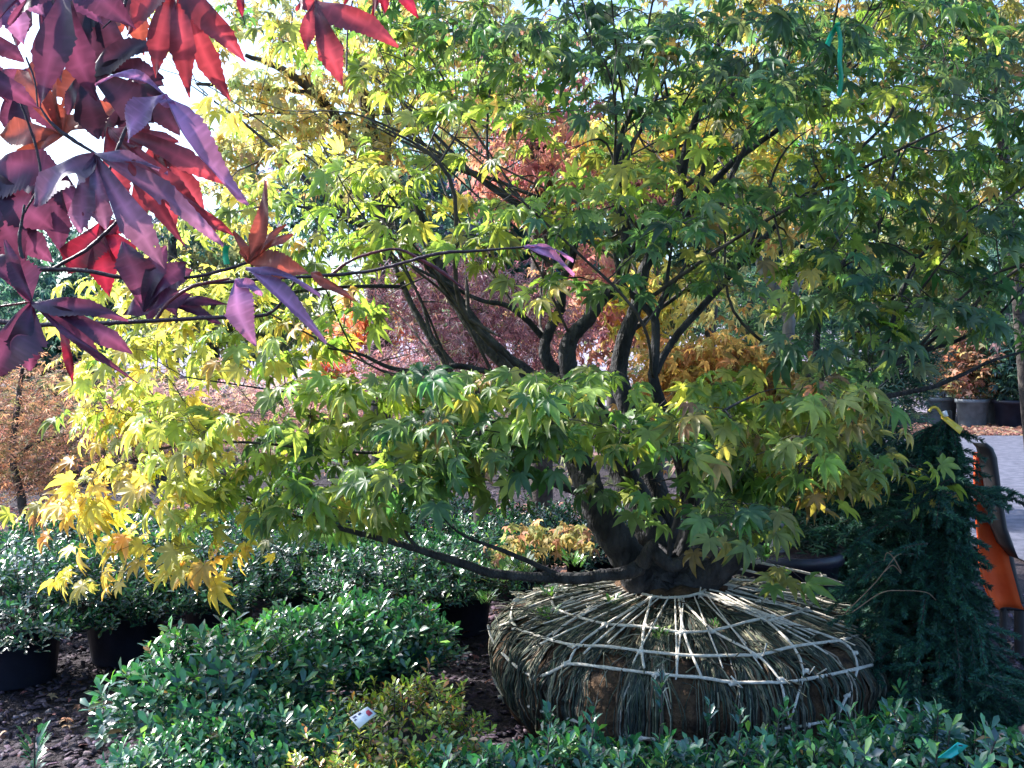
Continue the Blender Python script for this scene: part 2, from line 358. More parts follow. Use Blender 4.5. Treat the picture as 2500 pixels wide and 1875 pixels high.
for pl, r in ROPES:
    pts = []
    for (a, b) in zip(pl[:-1], pl[1:]):
        n = max(2, int(math.hypot(a[0]-b[0], a[1]-b[1])/22))
        for t in np.linspace(0, 1, n, endpoint=False):
            pts.append(onball(a[0]*(1-t)+b[0]*t, a[1]*(1-t)+b[1]*t, .017))
    pts.append(onball(*pl[-1], .013)); pts = np.array(pts)
    for _ in range(1): pts[1:-1] = (pts[:-2]+2*pts[1:-1]+pts[2:])/4
    m = MB(); tube(m, pts, r*.9, 7, lump=.13)
    for (a, b) in pl[1:-1:2]:
        c = onball(a, b, .014); tube(m, [c+[-.009, 0, -.003], c+[0, -.003, .003], c+[.009, 0, .002]], r*1.55, 6, lump=.2); tube(m, [c, c+RG.normal(0, .012, 3), c+RG.normal(0, .02, 3)-[0, .01, 0]], r*.45, 4)
    m.build('rope', M_rope, rb)

# limbs: (px, py, depth, width px)
SK = []      # skeleton nodes with radius
def limb(pl, name='limb', mat=None, sides=14, parent=None, wts=1.0, lump=.02, jit=.05):
    p = [P(a, b, y) for a, b, y, _ in pl]; r = [w_/2/F*y*wts*(.74 if b < 1000 else .92) for a, b, y, w_ in pl]
    q, rr = smoothline(p, r, 7, jit); m = MB(); tube(m, q, rr, sides, lump=lump)
    if parent is tree: SK.extend([(a, b) for a, b in zip(q, rr)])
    return m, q, rr
def mlimb(pl): m, q, rr = limb(pl, parent=tree); return m.build('limb', M_bark, tree)
# trunk foot: short fat fused base
m, q, rr = limb([(1580, 1492, 3.70, 150), (1580, 1462, 3.70, 124), (1586, 1432, 3.70, 116), (1598, 1400, 3.72, 122), (1606, 1375, 3.74, 112), (1612, 1350, 3.76, 80)], parent=tree, lump=.018, sides=18)
for pl in ([(1600, 1440, 3.70, 100), (1560, 1410, 3.68, 98), (1540, 1378, 3.68, 85)], [(1640, 1455, 3.72, 120), (1700, 1415, 3.73, 92), (1760, 1385, 3.7, 76), (1800, 1345, 3.68, 66)], [(1640, 1440, 3.85, 120), (1645, 1400, 3.86, 110), (1645, 1360, 3.86, 80)]):
    m2, _, _ = limb(pl, lump=.018, sides=16); m.v += m2.v; m.f += [f+m.n for f in m2.f]; m.c += m2.c; m.n += m2.n
m.build('trunk', M_bark, tree)
LIMBS = [
 [(1590, 1420, 3.72, 105), (1540, 1370, 3.70, 98), (1490, 1300, 3.66, 88), (1450, 1220, 3.66, 80), (1415, 1130, 3.7, 74), (1370, 1010, 3.75, 70), (1300, 930, 3.8, 66), (1200, 850, 3.85, 60), (1115, 735, 3.9, 50), (1065, 640, 3.95, 42), (1030, 540, 4.0, 30), (1000, 430, 4.0, 16)],
 [(1620, 1390, 3.80, 100), (1590, 1300, 3.82, 88), (1545, 1200, 3.84, 76), (1470, 1060, 3.86, 60), (1395, 950, 3.88, 50), (1335, 880, 3.9, 42), (1336, 820, 3.9, 36), (1368, 755, 3.92, 34), (1372, 690, 3.95, 30), (1400, 620, 3.9, 22), (1420, 500, 3.85, 14)],
 [(1395, 950, 3.86, 58), (1385, 870, 3.84, 60), (1398, 820, 3.83, 52), (1432, 785, 3.82, 46), (1470, 728, 3.8, 44), (1506, 698, 3.78, 40), (1530, 620, 3.75, 30), (1500, 440, 3.75, 22), (1512, 350, 3.75, 20), (1540, 270, 3.75, 16), (1570, 150, 3.75, 9)],
 [(1640, 1380, 3.86, 90), (1615, 1260, 3.92, 75), (1560, 1080, 3.98, 60), (1512, 920, 4.0, 58), (1526, 830, 4.0, 54), (1552, 750, 4.0, 44), (1580, 640, 4.0, 38), (1655, 510, 4.0, 34), (1664, 430, 4.0, 34), (1688, 320, 4.0, 26), (1735, 210, 4.0, 16), (1760, 60, 4.0, 10)],
 [(1655, 1390, 3.74, 60), (1690, 1250, 3.7, 50), (1650, 1080, 3.66, 42), (1598, 940, 3.62, 36), (1600, 860, 3.62, 30), (1598, 780, 3.62, 28), (1560, 735, 3.62, 24), (1522, 695, 3.62, 20), (1500, 620, 3.62, 14)],
 [(1598, 780, 3.62, 22), (1612, 740, 3.64, 18), (1625, 700, 3.66, 14), (1640, 600, 3.7, 9)],
 [(1600, 910, 3.64, 28), (1625, 860, 3.66, 24), (1668, 800, 3.7, 24), (1745, 714, 3.75, 20), (1850, 600, 3.8, 16), (1960, 480, 3.85, 12), (2145, 320, 3.9, 11), (2200, 217, 3.9, 9), (2260, 110, 3.9, 6)],
 [(1330, 830, 3.92, 22), (1285, 780, 3.9, 20), (1235, 745, 3.88, 17), (1176, 734, 3.86, 14), (1115, 705, 3.84, 12), (1000, 648, 3.8, 9), (880, 600, 3.8, 6)],
 [(1260, 930, 3.8, 22), (1180, 905, 3.75, 20), (1110, 893, 3.72, 19), (1060, 908, 3.7, 18), (960, 900, 3.66, 15), (880, 865, 3.62, 10), (800, 850, 3.6, 6)],
 [(1300, 950, 3.74, 20), (1230, 936, 3.7, 16), (1110, 930, 3.66, 15), (1045, 925, 3.62, 14), (985, 950, 3.6, 13), (880, 965, 3.55, 9), (700, 960, 3.5, 6)],
 [(1110, 893, 3.75, 14), (1055, 820, 3.8, 12), (1030, 740, 3.84, 11), (985, 640, 3.88, 9), (960, 520, 3.9, 6)],
 [(1120, 960, 3.95, 22), (1085, 880, 3.98, 24), (1030, 790, 4.0, 24), (985, 700, 4.05, 18), (950, 600, 4.1, 12), (930, 480, 4.1, 8)],
 [(1664, 440, 4.0, 22), (1652, 360, 4.02, 18), (1640, 300, 4.05, 12), (1620, 180, 4.05, 7)],
 [(1600, 640, 3.98, 26), (1698, 480, 3.96, 16), (1724, 380, 3.94, 15), (1776, 266, 3.92, 11), (1830, 140, 3.9, 6)],
 [(1610, 620, 3.98, 26), (1716, 475, 3.9, 24), (1785, 400, 3.88, 22), (1880, 330, 3.86, 17), (1990, 250, 3.84, 12), (2100, 150, 3.8, 7)],
 [(1700, 560, 3.86, 20), (1762, 470, 3.84, 20), (1800, 400, 3.82, 18), (1835, 330, 3.8, 16), (1885, 250, 3.78, 12), (1930, 120, 3.76, 7)],
 [(1400, 620, 3.9, 24), (1320, 540, 3.9, 18), (1242, 488, 3.9, 16), (1155, 425, 3.92, 14), (1063, 330, 3.95, 11), (960, 228, 3.98, 8), (880, 160, 4.0, 5)],
 [(1155, 427, 3.92, 10), (1075, 405, 3.92, 7), (990, 400, 3.92, 5)],
 [(1242, 488, 3.9, 12), (1195, 400, 3.94, 10), (1190, 300, 3.96, 8), (1200, 180, 3.98, 5)],
 [(1506, 698, 3.8, 22), (1575, 520, 3.78, 18), (1500, 435, 3.78, 16), (1572, 305, 3.8, 13), (1620, 200, 3.8, 8)],
 [(1700, 1430, 3.72, 80), (1760, 1390, 3.68, 74), (1820, 1330, 3.64, 62), (1880, 1240, 3.6, 50), (1960, 1110, 3.56, 44), (2070, 1000, 3.52, 38), (2150, 905, 3.5, 34), (2200, 880, 3.5, 22), (2260, 855, 3.5, 17), (2340, 830, 3.48, 13), (2425, 780, 3.45, 9), (2500, 700, 3.4, 6)],
 [(2090, 985, 3.52, 22), (2180, 965, 3.5, 17), (2290, 940, 3.46, 15), (2400, 890, 3.42, 12), (2440, 875, 3.4, 9), (2530, 850, 3.4, 6)],
 [(1960, 1110, 3.56, 30), (1990, 930, 3.7, 24), (2000, 780, 3.8, 20), (2060, 640, 3.85, 15), (2150, 540, 3.9, 12), (2210, 320, 3.9, 9), (2310, 136, 3.9, 6)],
 [(2150, 905, 3.5, 18), (2180, 780, 3.5, 14), (2230, 650, 3.5, 11), (2330, 540, 3.5, 8), (2440, 470, 3.5, 5)],
 [(1560, 1385, 3.62, 46), (1530, 1397, 3.58, 36), (1480, 1404, 3.55, 32), (1400, 1412, 3.52, 30), (1300, 1408, 3.5, 27), (1200, 1399, 3.48, 25), (1110, 1370, 3.46, 22), (1000, 1335, 3.44, 19), (900, 1308, 3.42, 15), (720, 1260, 3.4, 10), (560, 1200, 3.4, 6)],
 [(1025, 1345, 3.45, 12), (990, 1300, 3.45, 10), (980, 1250, 3.4, 7), (1010, 1200, 3.35, 4)],
 [(1380, 1412, 3.52, 16), (1300, 1375, 3.5, 14), (1230, 1345, 3.45, 12), (1120, 1300, 3.4, 7), (1050, 1220, 3.35, 4)],
 [(1585, 1330, 3.6, 34), (1600, 1350, 3.56, 38), (1640, 1380, 3.55, 38), (1690, 1355, 3.55, 34), (1735, 1290, 3.55, 28), (1750, 1220, 3.5, 18), (1760, 1100, 3.4, 9)],
 [(1570, 1375, 3.6, 44), (1590, 1340, 3.56, 36), (1598, 1322, 3.54, 22)],
 [(1632, 1365, 3.56, 12), (1640, 1310, 3.56, 15), (1652, 1270, 3.56, 18), (1670, 1180, 3.5, 12), (1680, 1080, 3.3, 6)],
 [(1415, 1130, 3.7, 24), (1330, 1080, 3.5, 20), (1200, 1030, 3.35, 15), (1050, 1000, 3.25, 11), (850, 980, 3.2, 8), (650, 950, 3.2, 6), (450, 920, 3.2, 5)],
 [(1450, 1220, 3.66, 22), (1350, 1180, 3.4, 18), (1200, 1130, 3.25, 13), (1000, 1110, 3.2, 10), (800, 1100, 3.2, 8), (600, 1080, 3.2, 7), (420, 1090, 3.2, 6), (300, 1130, 3.2, 5)],
 [(1540, 1180, 3.6, 20), (1500, 1050, 3.2, 14), (1450, 960, 3.0, 9), (1420, 920, 2.95, 5)],
 [(1700, 1200, 3.5, 20), (1720, 1080, 3.2, 14), (1760, 1010, 3.0, 9), (1850, 960, 2.95, 5)],
 [(1115, 735, 3.9, 20), (1000, 610, 3.8, 14), (850, 540, 3.75, 11), (700, 500, 3.7, 8), (560, 520, 3.7, 5)],
 [(985, 700, 4.0, 14), (850, 700, 3.8, 12), (650, 720, 3.6, 9), (450, 740, 3.5, 7), (250, 800, 3.4, 5)],
]
for pl in LIMBS: mlimb(pl)

GRID = [
 '.....yyyLGGGDDDDDdDDDGGDo',
 '.....yyylLGGGGDDGDDDDGDDD',
 '.....yy.yyLLGGDDGGGGLLGDD',
 '.....yyyylll.lglllgGGGGGG',
 '.....yyLLLlylLlLlG.GGOOGG',
 '...yyyyLLLLLGGGGGGGGGDGDD',
 '..yyyYLLLl..llggGG.LDDGDG',
 '.yYYYLLLG....l.....gDGDDg',
 '..YYYLLGG..........DDD...',
 '..YYL..lGGgLLGL.lLLOO....',
 '..aYLLGGGGGGGGOGGOOOO....',
 '..AYLGGGGGGGgggggGGOOoO..',
 '.aA.LlGGGg......gGg......',
 '..aAAa............o......']
GRID = [''.join(({'L': 'Y', 'l': 'y', 'G': 'L', 'g': 'l'}.get(ch, ch) if (c_ < 7 and r_ > 3) else {'G': 'L', 'g': 'l'}.get(ch, ch) if (c_ < 10 and r_ > 3 and r_ < 10) else ch) for c_, ch in enumerate(row)) for r_, row in enumerate(GRID)]  # left leaves shifted paler: autumn yellow plus sunlit glow put into the colour
PAL = {'D': [(.065, .135, .075, 3), (.10, .175, .085, 2), (.14, .19, .10, 1), (.045, .11, .06, 1)],
       'G': [(.09, .175, .06, 3), (.13, .22, .07, 2), (.06, .14, .06, 1.5), (.20, .23, .07, .8), (.16, .13, .05, .15)],
       'L': [(.20, .28, .07, 3), (.29, .36, .09, 2), (.13, .22, .05, 2), (.38, .38, .10, .9), (.4, .28, .12, .15)],
       'Y': [(.38, .42, .13, 3), (.50, .48, .14, 2), (.26, .33, .10, 2), (.56, .46, .14, 1), (.16, .22, .07, .6)],
       'A': [(.56, .46, .12, 3), (.55, .36, .11, 1), (.40, .38, .12, 2), (.44, .25, .14, .4)],
       'O': [(.17, .20, .05, 3), (.24, .24, .07, 2), (.10, .16, .045, 2), (.34, .25, .10, .8), (.3, .16, .09, .2)]}
clusters = []
for r_, row in enumerate(GRID):
    for c_, ch in enumerate(row[:25]):
        if ch == '.': continue
        n = 3 if ch.isupper() else 1
        if r_ < 4 and c_ < 12 and RG.random() < .35: n -= 1
        if r_ < 2 and c_ > 8: n += 2 if r_ == 0 else 1
        if 9 <= r_ <= 11 and 7 <= c_ <= 19 and ch.isupper(): n += 1
        if c_ > 19 and 2 < r_ < 8: n += 1
        if RG.random() < (.5 if ch.isupper() else .45): n += 1
        for _ in range(n):
            px = c_*100+RG.random()*100; py = r_*100+RG.random()*100
            if r_ >= 9:
                y0, y1 = (2.75, 3.5) if c_ > 8 else (2.95, 3.75)
            elif r_ >= 4: y0, y1 = (2.95, 4.1) if c_ > 8 else (3.1, 4.4)
            else: y0, y1 = 3.0, 4.6
            clusters.append((P(px, py, y0+(y1-y0)*RG.random()), ch.upper()))
# foliage above and beside the frame so the crown is whole
for _ in range(170):
    px = 500+RG.random()*2150; py = -40-RG.random()*420
    if px > 2500 or py < 0: clusters.append((P(px, py, 3.0+1.8*RG.random()), 'D'))
for _ in range(60): clusters.append((P(2520+RG.random()*250, RG.random()*850, 3.0+1.4*RG.random()), 'D'))
for _ in range(50): clusters.append((np.array([TX+RG.normal(0, 1.0), 4.4+.7*RG.random(), 1.9+1.2*RG.random()]), 'G'))
nodes = np.array([s[0] for s in SK]); nrad = np.array([s[1] for s in SK])
tw = MB(); lf = MB()
cand = np.where((nodes[:, 2] > 1.25) & (nrad > .006))[0]
for q_ in range(62):
    k = int(RG.choice(cand)); b_ = nodes[k]; o_ = b_-np.array([TX, TY, 0]); o_[2] = 0; o_ = unit(o_+RG.normal(0, .5, 3)*[1, 1, 0]); L_ = .5+.9*RG.random(); up_ = .35+.9*RG.random()
    e_ = b_+unit(o_+np.array([0, 0, up_]))*L_; m1 = b_*.6+e_*.4+RG.normal(0, .05, 3); m2 = b_*.25+e_*.75+RG.normal(0, .05, 3)+[0, 0, .04]
    r0 = min(nrad[k]*.6, .003+.006*L_*RG.random()+.002); q, rr = smoothline([b_, m1, m2, e_], [r0, r0*.8, r0*.55, .0015], 6, .15)
    if e_[1] < 2.5: continue
    tube(tw, q, rr, 6); nodes = np.vstack([nodes, q[2:]]); nrad = np.concatenate([nrad, rr[2:]])
    for _ in range(3):
        k2 = int(RG.integers(5, len(q)-2)); f_ = q[k2]+unit(q[k2]-q[k2-2]+RG.normal(0, .5, 3))*(.15+.25*RG.random()); tube(tw, smoothline([q[k2], (q[k2]+f_)/2+RG.normal(0, .015, 3), f_], [rr[k2]*.7, .0015, .001], 3)[0], [rr[k2]*.7]*3+[.0012]*4, 4)
cp = np.array([c[0] for c in clusters]); order = np.argsort([np.min(np.linalg.norm(nodes-c, axis=1)) for c in cp])
axisx = np.array([TX, TY])
for ci in order:
    C, ch = clusters[ci]
    d = np.linalg.norm(nodes-C, axis=1)+.35*np.clip(nodes[:, 2]-C[2], 0, 9); k = int(np.argmin(d)); N_ = nodes[k]; dist = np.linalg.norm(C-N_)
    if dist > .03:
        mid = (N_+C)/2+np.array([0, 0, .10*dist])+RG.normal(0, .05*dist, 3); mid2 = N_*.2+C*.8+np.array([0, 0, .05*dist])+RG.normal(0, .03*dist, 3)
        r0 = min(.0045, max(.0018, nrad[k]*.7)); q, rr = smoothline([N_, mid, mid2, C], [r0, r0*.8, r0*.6, .0012], 3)
        tube(tw, q, rr, 5); nodes = np.vstack([nodes, q[2:]]); nrad = np.concatenate([nrad, rr[2:]])
    out = C-np.array([TX, TY, C[2]]); out = unit(out+RG.normal(0, .35, 3)*[1, 1, .3])
    n = int(RG.integers(5, 9)); a = RG.random(n)*6.28; rad = .02+.105*RG.random(n)
    pos = C+np.stack([np.cos(a)*rad, np.sin(a)*rad, RG.normal(0, .022, n)-.25*rad], -1)+out*.03
    rel = np.stack([np.cos(a), np.sin(a), np.zeros(n)], -1)
    droop = np.clip(RG.normal(.75 if C[2] < 1.5 else .4, .42, n), -.3, 2.4)[:, None]
    ax = rel*.75+out*.75-np.array([0, 0, 1])*droop
    nn = np.array([0, 0, 1.])+out*.45+RG.normal(0, .45, (n, 3))+np.array([0, -.5, 0])
    sz = (.043+.037*RG.random(n))*(1.0 if C[2] < 1.5 else .92)
    scatter(lf, MAPLE, pos, ax, nn, sz, np.clip(pick(PAL['L' if (ch in 'GO' and RG.random() < .22) else ch], n, .2)*1.12, 0, .85))
    for p_ in pos:   # leaf stalks
        m_ = (C+p_)/2+np.array([0, 0, .012]); tube(tw, [C+(RG.normal(0, .012, 3)), m_, p_], .0008, 3)
tw.build('twigs', M_bark3, tree)
lf.build('crown', M_leaf, tree)

# ================================================================== FOREGROUND RED MAPLE BRANCH
RED = thing('red_maple_branch', tuple(P(-300, 500, .55)), 'purple and red leaved maple branch hanging in close from the upper left', 'branch')
CL = {'P': (.075, .036, .078), 'R': (.19, .045, .06), 'O': (.24, .09, .06), 'V': (.20, .15, .30), 'D': (.03, .018, .035), 'C': (.17, .018, .04), 'G': (.13, .09, .16)}
def bladeleaf(base, depth, tips, col, bow=.02, mat=None, tilt=(0, -1, .25), label=None, dz=0.0):
    """tips: (px,py,halfwidth px[,depth offset][,sideways bow px]) ; the blade is a fan of serrated lobes that meet on their bisectors"""
    B = P(base[0], base[1], depth); m = MB(); n = unit(np.array(tilt, float)); c0 = np.array(CL[col])
    T = [P(t[0], t[1], depth+(t[3] if len(t) > 3 else 0)) for t in tips]
    ang = [math.atan2(t[1]-base[1], t[0]-base[0]) for t in tips]
    for i, t in enumerate(tips):
        L = np.linalg.norm(T[i]-B); S = depth/F
        da = [1.2, 1.2]
        for j_ in range(len(tips)):
            if j_ != i:
                d = (ang[j_]-ang[i]+math.pi) % (2*math.pi)-math.pi
                if d < 0: da[0] = min(da[0], -d/2)
                else: da[1] = min(da[1], d/2)
        sb = t[4] if len(t) > 4 else 0
        c = unit(T[i]-B); s = unit(np.cross(c, n)); up = np.cross(s, c)
        NN = 44; V = []; C = []
        for q in range(NN+1):
            u = q/NN; ce = B+(T[i]-B)*u+up*bow*math.sin(u*math.pi)*L/.08*.6+s*sb*S*math.sin(u*math.pi)
            wp = t[2]*1.62*S*(math.sin(math.pi*min(1, u)**.68)**.8 if u < 1 else 0)*(1-.3*u)
            wp = max(wp, .0004)
            for e in (-1, -.5, 0, .5, 1):
                side = 0 if e*1 > 0 else 1
                # screen-side: s points right of travel seen from the camera
                lim = max(.0006, math.tan(da[0] if e > 0 else da[1])*u*L+.0003) if da[0 if e > 0 else 1] < 1.1 else 9
                wd = min(wp, lim); ser = 1+(.20*(abs(math.sin(u*55+i))) if abs(e) == 1 and wd < lim*.98 and u > .25 else 0)
                fold = up*(-wd*.20*(1-abs(e)))
                V.append(ce+s*wd*e*ser+fold+up*.0012*math.sin(u*9+e*2+i))
                k_ = 1.7 if e == 0 else (1.0 if abs(e) < 1 else .85)
                if e and math.sin(u*46-abs(e)*5+i) > .75: k_ *= 1.35
                C.append(c0*k_*(1+.25*math.sin(u*7+i*2)))
        f = []
        for q in range(NN):
            for e in range(4): f.append((q*5+e, q*5+e+1, q*5+6+e, q*5+5+e))
        m.add(np.array(V), f, np.clip(np.array(C), 0, 1))
    o = m.build('leaf', mat or M_red, RED)
    if label: o['label'] = label
    return o
bladeleaf((165, -60), .50, [(-60, 130, 45), (98, 262, 38, 0, -25), (236, 246, 40, .01, 12), (330, 70, 30), (20, 60, 25)], 'P')
bladeleaf((150, 330), .60, [(35, 420, 30), (45, 170, 45), (110, 110, 45), (210, 150, 48), (290, 260, 40), (0, 330, 40)], 'O', mat=M_redh)
bladeleaf((-30, 400), .58, [(150, 420, 55), (130, 560, 60, 0, 10), (60, 640, 50), (-40, 650, 50)], 'P')
bladeleaf((-80, 60), .52, [(60, 150, 30), (96, 264, 34, 0, 30), (20, 250, 30), (-60, 300, 40)], 'P')
bladeleaf((450, -75), .55, [(310, 90, 26), (380, 190, 34), (463, 238, 30), (562, 246, 30, .02, 18), (600, 152, 28, 0, 14)], 'R')
bladeleaf((330, -50), .62, [(225, 110, 40), (285, 95, 32), (352, 135, 26), (410, 40, 22)], 'O')
bladeleaf((215, 175), .57, [(395, 112, 27, 0, -8), (400, 190, 36), (375, 300, 50), (240, 340, 45), (165, 280, 18)], 'D')
bladeleaf((402, 232), .47, [(606, 500, 34, .01, 42), (312, 348, 26, 0, 10), (232, 206, 8, 0, 28), (430, 265, 18)], 'V', tilt=(.2, -1, .7))
bladeleaf((265, 310), .56, [(436, 345, 26, 0, 10), (552, 450, 28), (570, 575, 36, .0, 20), (528, 566, 24), (450, 600, 20), (300, 520, 40)], 'R')
bladeleaf((232, 375), .48, [(410, 422, 12, 0, 10), (545, 600, 26, .02, 14), (402, 655, 34, .01, 16), (258, 560, 40), (195, 568, 42), (85, 505, 44)], 'G', mat=M_redh, tilt=(.1, -1, .8), label='grey purple leaf with insect holes')
bladeleaf((245, 545), .60, [(165, 670, 40), (268, 725, 30), (335, 650, 34), (330, 560, 18)], 'C')
bladeleaf((350, 760), .53, [(300, 590, 38, 0, 10), (405, 600, 30), (455, 640, 40), (470, 720, 24)], 'P')
bladeleaf((385, 735), .54, [(540, 790, 18), (480, 760, 14), (300, 770, 16), (560, 745, 10)], 'P')
bladeleaf((78, 738), .47, [(312, 782, 20), (322, 862, 34, 0, -6), (252, 886, 30), (335, 935, 8, 0, 10), (72, 905, 42), (-20, 925, 60), (-30, 620, 40), (12, 585, 14)], 'P', tilt=(.1, -1, .4))
bladeleaf((150, 795), .50, [(178, 942, 8, 0, -10)], 'C')
bladeleaf((605, 642), .52, [(648, 440, 12, 0, 22), (716, 572, 14), (700, 548, 8), (570, 562, 12), (755, 668, 24), (590, 600, 10)], 'O')
bladeleaf((600, 655), .51, [(797, 838, 17, 0, 8), (782, 722, 9), (660, 690, 14)], 'V', tilt=(.2, -1, .8))
bladeleaf((575, 682), .50, [(625, 845, 24, 0, 18), (640, 720, 12)], 'V', tilt=(.2, -1, .8))
bladeleaf((760, 665), .52, [(862, 732, 11), (800, 700, 8)], 'O')
bladeleaf((770, 0), .58, [(973, 114, 27, 0, 4), (836, 207, 30, 0, 6), (748, 127, 20), (722, 26, 14), (820, 60, 10)], 'R')
bladeleaf((950, -70), .60, [(938, 37, 14), (1021, 43, 16, 0, 6), (840, 10, 26), (905, 62, 7)], 'C')
bladeleaf((590, -25), .60, [(591, 46, 7)], 'C')
bladeleaf((1278, 604), .58, [(1402, 672, 13), (1400, 638, 5, 0, -3), (1330, 610, 4)], 'V', tilt=(.1, -1, .9))
for (b, dp, tp, c_) in (((110, -90), .56, [(40, 120, 34), (150, 200, 40), (200, 190, 36), (-30, 60, 30), (250, 60, 30)], 'P'), ((240, -40), .60, [(170, 140, 36), (235, 190, 34), (300, 160, 36), (340, 60, 26)], 'D'),
    ((60, 170), .62, [(20, 330, 34), (75, 400, 36), (150, 330, 36), (170, 220, 26), (-40, 230, 34)], 'P'), ((330, 180), .62, [(440, 330, 34), (340, 380, 36), (250, 340, 34), (400, 210, 24)], 'D'),
    ((-20, 500), .60, [(60, 700, 40), (130, 640, 36), (150, 540, 36), (-40, 700, 34)], 'P'), ((150, 400), .60, [(60, 590, 36), (150, 620, 36), (215, 560, 28), (40, 480, 30)], 'P'),
    ((380, 330), .64, [(500, 520, 30), (430, 560, 34), (350, 540, 36), (470, 410, 24)], 'R'), ((20, -60), .54, [(-20, 90, 36), (60, 110, 34), (110, 40, 26)], 'V'),
    ((400, 690), .58, [(360, 790, 18), (430, 770, 20), (470, 660, 22), (330, 700, 24)], 'P')):
    bladeleaf(b, dp, tp, c_)
def twig(pl, depth, mat=M_twigdark):
    p = [P(a, b, depth+(d if len(x) > 3 else 0)) for x in pl for a, b, d in [(x[0], x[1], x[3] if len(x) > 3 else 0)]]; r = [x[2]/2/F*depth for x in pl]
    q, rr = smoothline(p, r, 8, .1); m = MB(); tube(m, q, rr, 8, lump=.06); return m.build('twig', mat, RED)
twig([(-300, 560, 22), (-60, 620, 16), (90, 655, 13), (200, 660, 11), (330, 682, 10), (470, 676, 8), (560, 655, 9), (620, 635, 7)], .53)
twig([(330, 682, 8), (400, 720, 8), (480, 696, 9), (580, 686, 9), (700, 678, 7), (810, 672, 9), (900, 662, 8), (990, 640, 8), (1075, 618, 9), (1170, 612, 7), (1280, 603, 5)], .56)
twig([(-300, 700, 20), (0, 785, 14), (130, 793, 12), (280, 788, 12), (380, 783, 11), (500, 776, 10), (640, 770, 9), (690, 735, 7), (722, 680, 5)], .51)
twig([(808, 672, 10), (850, 640, 7), (900, 620, 8), (968, 608, 6), (1020, 630, 8), (1080, 665, 9), (1135, 708, 4)], .57, M_twigred)
twig([(380, 783, 9), (410, 740, 9), (470, 700, 9), (560, 680, 6)], .52, M_twigred)
twig([(98, 262, 4), (125, 300, 8), (175, 340, 10), (235, 376, 6)], .485)
twig([(130, 655, 8), (210, 610, 10), (262, 565, 9), (305, 520, 5)], .53)
twig([(60, 500, 6), (48, 590, 9), (62, 660, 10), (76, 735, 6)], .48)
twig([(64, 140, 5), (85, 200, 5), (92, 260, 4)], .49)
twig([(50, 250, 5), (85, 350, 7), (98, 440, 6), (60, 520, 5)], .55)
twig([(0, 748, 6), (75, 737, 6)], .475, M_twigred)
twig([(402, 232, 5), (340, 265, 6), (310, 310, 9), (285, 370, 9), (265, 420, 6)], .5)
twig([(310, -20, 10), (300, 20, 7), (250, 70, 3)], .55)
twig([(870, -40, 5), (850, 60, 4), (846, 170, 5)], .62)
twig([(380, -200, 14), (200, -120, 12), (-150, 100, 16), (-300, 420, 22)], .58)
twig([(200, -120, 10), (600, -120, 8), (960, -80, 5)], .58)

# ================================================================== BACKGROUND TREES
def bg(name, label, cat, blobs, pal, trunks=(), kind='star', size=.06, mat=M_bgleaf, bark=M_bark3, base=None, group=None, clump=10, sig=.35, droop=.6):
    b0 = blobs[0]; bp = base or (b0[0], b0[4]); x0 = P(bp[0], 900, bp[1])[0]
    t = thing(name, (x0, bp[1], 0), label, cat, group)
    tr = MB(); nodes_ = []
    tl = [[(bp[0], None, bp[1], 40), (b0[0], b0[1]+b0[3]*.3, b0[4], 20), (b0[0], b0[1]-b0[3]*.4, b0[4], 8)]] if not trunks else trunks
    for pl in tl:
        pts = []
        for a, b_, y, w_ in pl:
            q = P(a, b_ if b_ is not None else 900, y)
            if b_ is None: q[2] = -.02
            pts.append(q)
        q, rr = smoothline(pts, [x[3]/2/F*x[2] for x in pl], 6, .1); tube(tr, q, rr, 8, lump=.05); nodes_ += list(q[2:])
    nodes_ = np.array(nodes_); m = MB()
    for (px, py, rx, ry, y, k) in blobs:
        nc = max(3, k//clump); u = unit(RG.normal(0, 1, (nc, 3)))*(RG.random((nc, 1))**.4)
        cen = P(px, py, y); s_ = y/F; cc = cen+u*np.array([rx*s_, min(rx, ry*1.4)*s_, ry*s_])
        cc = cc[cc[:, 2] > .08]
        for c in cc[::3]:
            kk = int(np.argmin(np.linalg.norm(nodes_-c, axis=1)+.3*np.clip(nodes_[:, 2]-c[2], 0, 5))); N_ = nodes_[kk]; d_ = np.linalg.norm(c-N_)
            mid = (N_+c)/2+RG.normal(0, .07*d_, 3)+[0, 0, .08*d_]; tube(tr, smoothline([N_, mid, c], [.003+.006*d_, .004, .002], 3)[0], .0022+.0018*d_, 3); nodes_ = np.vstack([nodes_, mid, c])
        n = len(cc)*clump; T = np.repeat(cc, clump, 0)+RG.normal(0, 1, (n, 3))*np.array([rx*s_, rx*s_, ry*s_])*sig*.45+RG.normal(0, .03, (n, 3))
        a = RG.random(n)*6.28; ax = np.stack([np.cos(a), np.sin(a), -droop+RG.normal(0, .3, n)], -1)
        nn = np.stack([RG.normal(0, .5, n), RG.normal(-.3, .5, n), np.ones(n)], -1)
        tpl = {'star': STAR, 'lace': [LACE], 'oval': [OVAL]}[kind]
        scatter(m, tpl, T, ax, nn, size*(.7+.6*RG.random(n)), pick(pal, n, .2))
    tr.build('trunk', bark, t); m.build('crown', mat, t); return t
YEL = [(.60, .52, .20, 3), (.62, .42, .18, 1), (.46, .48, .21, 3), (.33, .39, .20, 2), (.55, .3, .17, .4)]
PALE = [(.38, .38, .18, 3), (.28, .33, .17, 2), (.5, .42, .18, 1.5)]
ORG = [(.50, .24, .19, 3), (.42, .17, .18, 2), (.58, .36, .20, 1.5), (.30, .13, .16, 1)]
PINK = [(.36, .17, .23, 3), (.48, .28, .33, 2), (.22, .10, .14, 2), (.42, .19, .16, 1), (.3, .3, .14, .8), (.6, .45, .5, .8)]
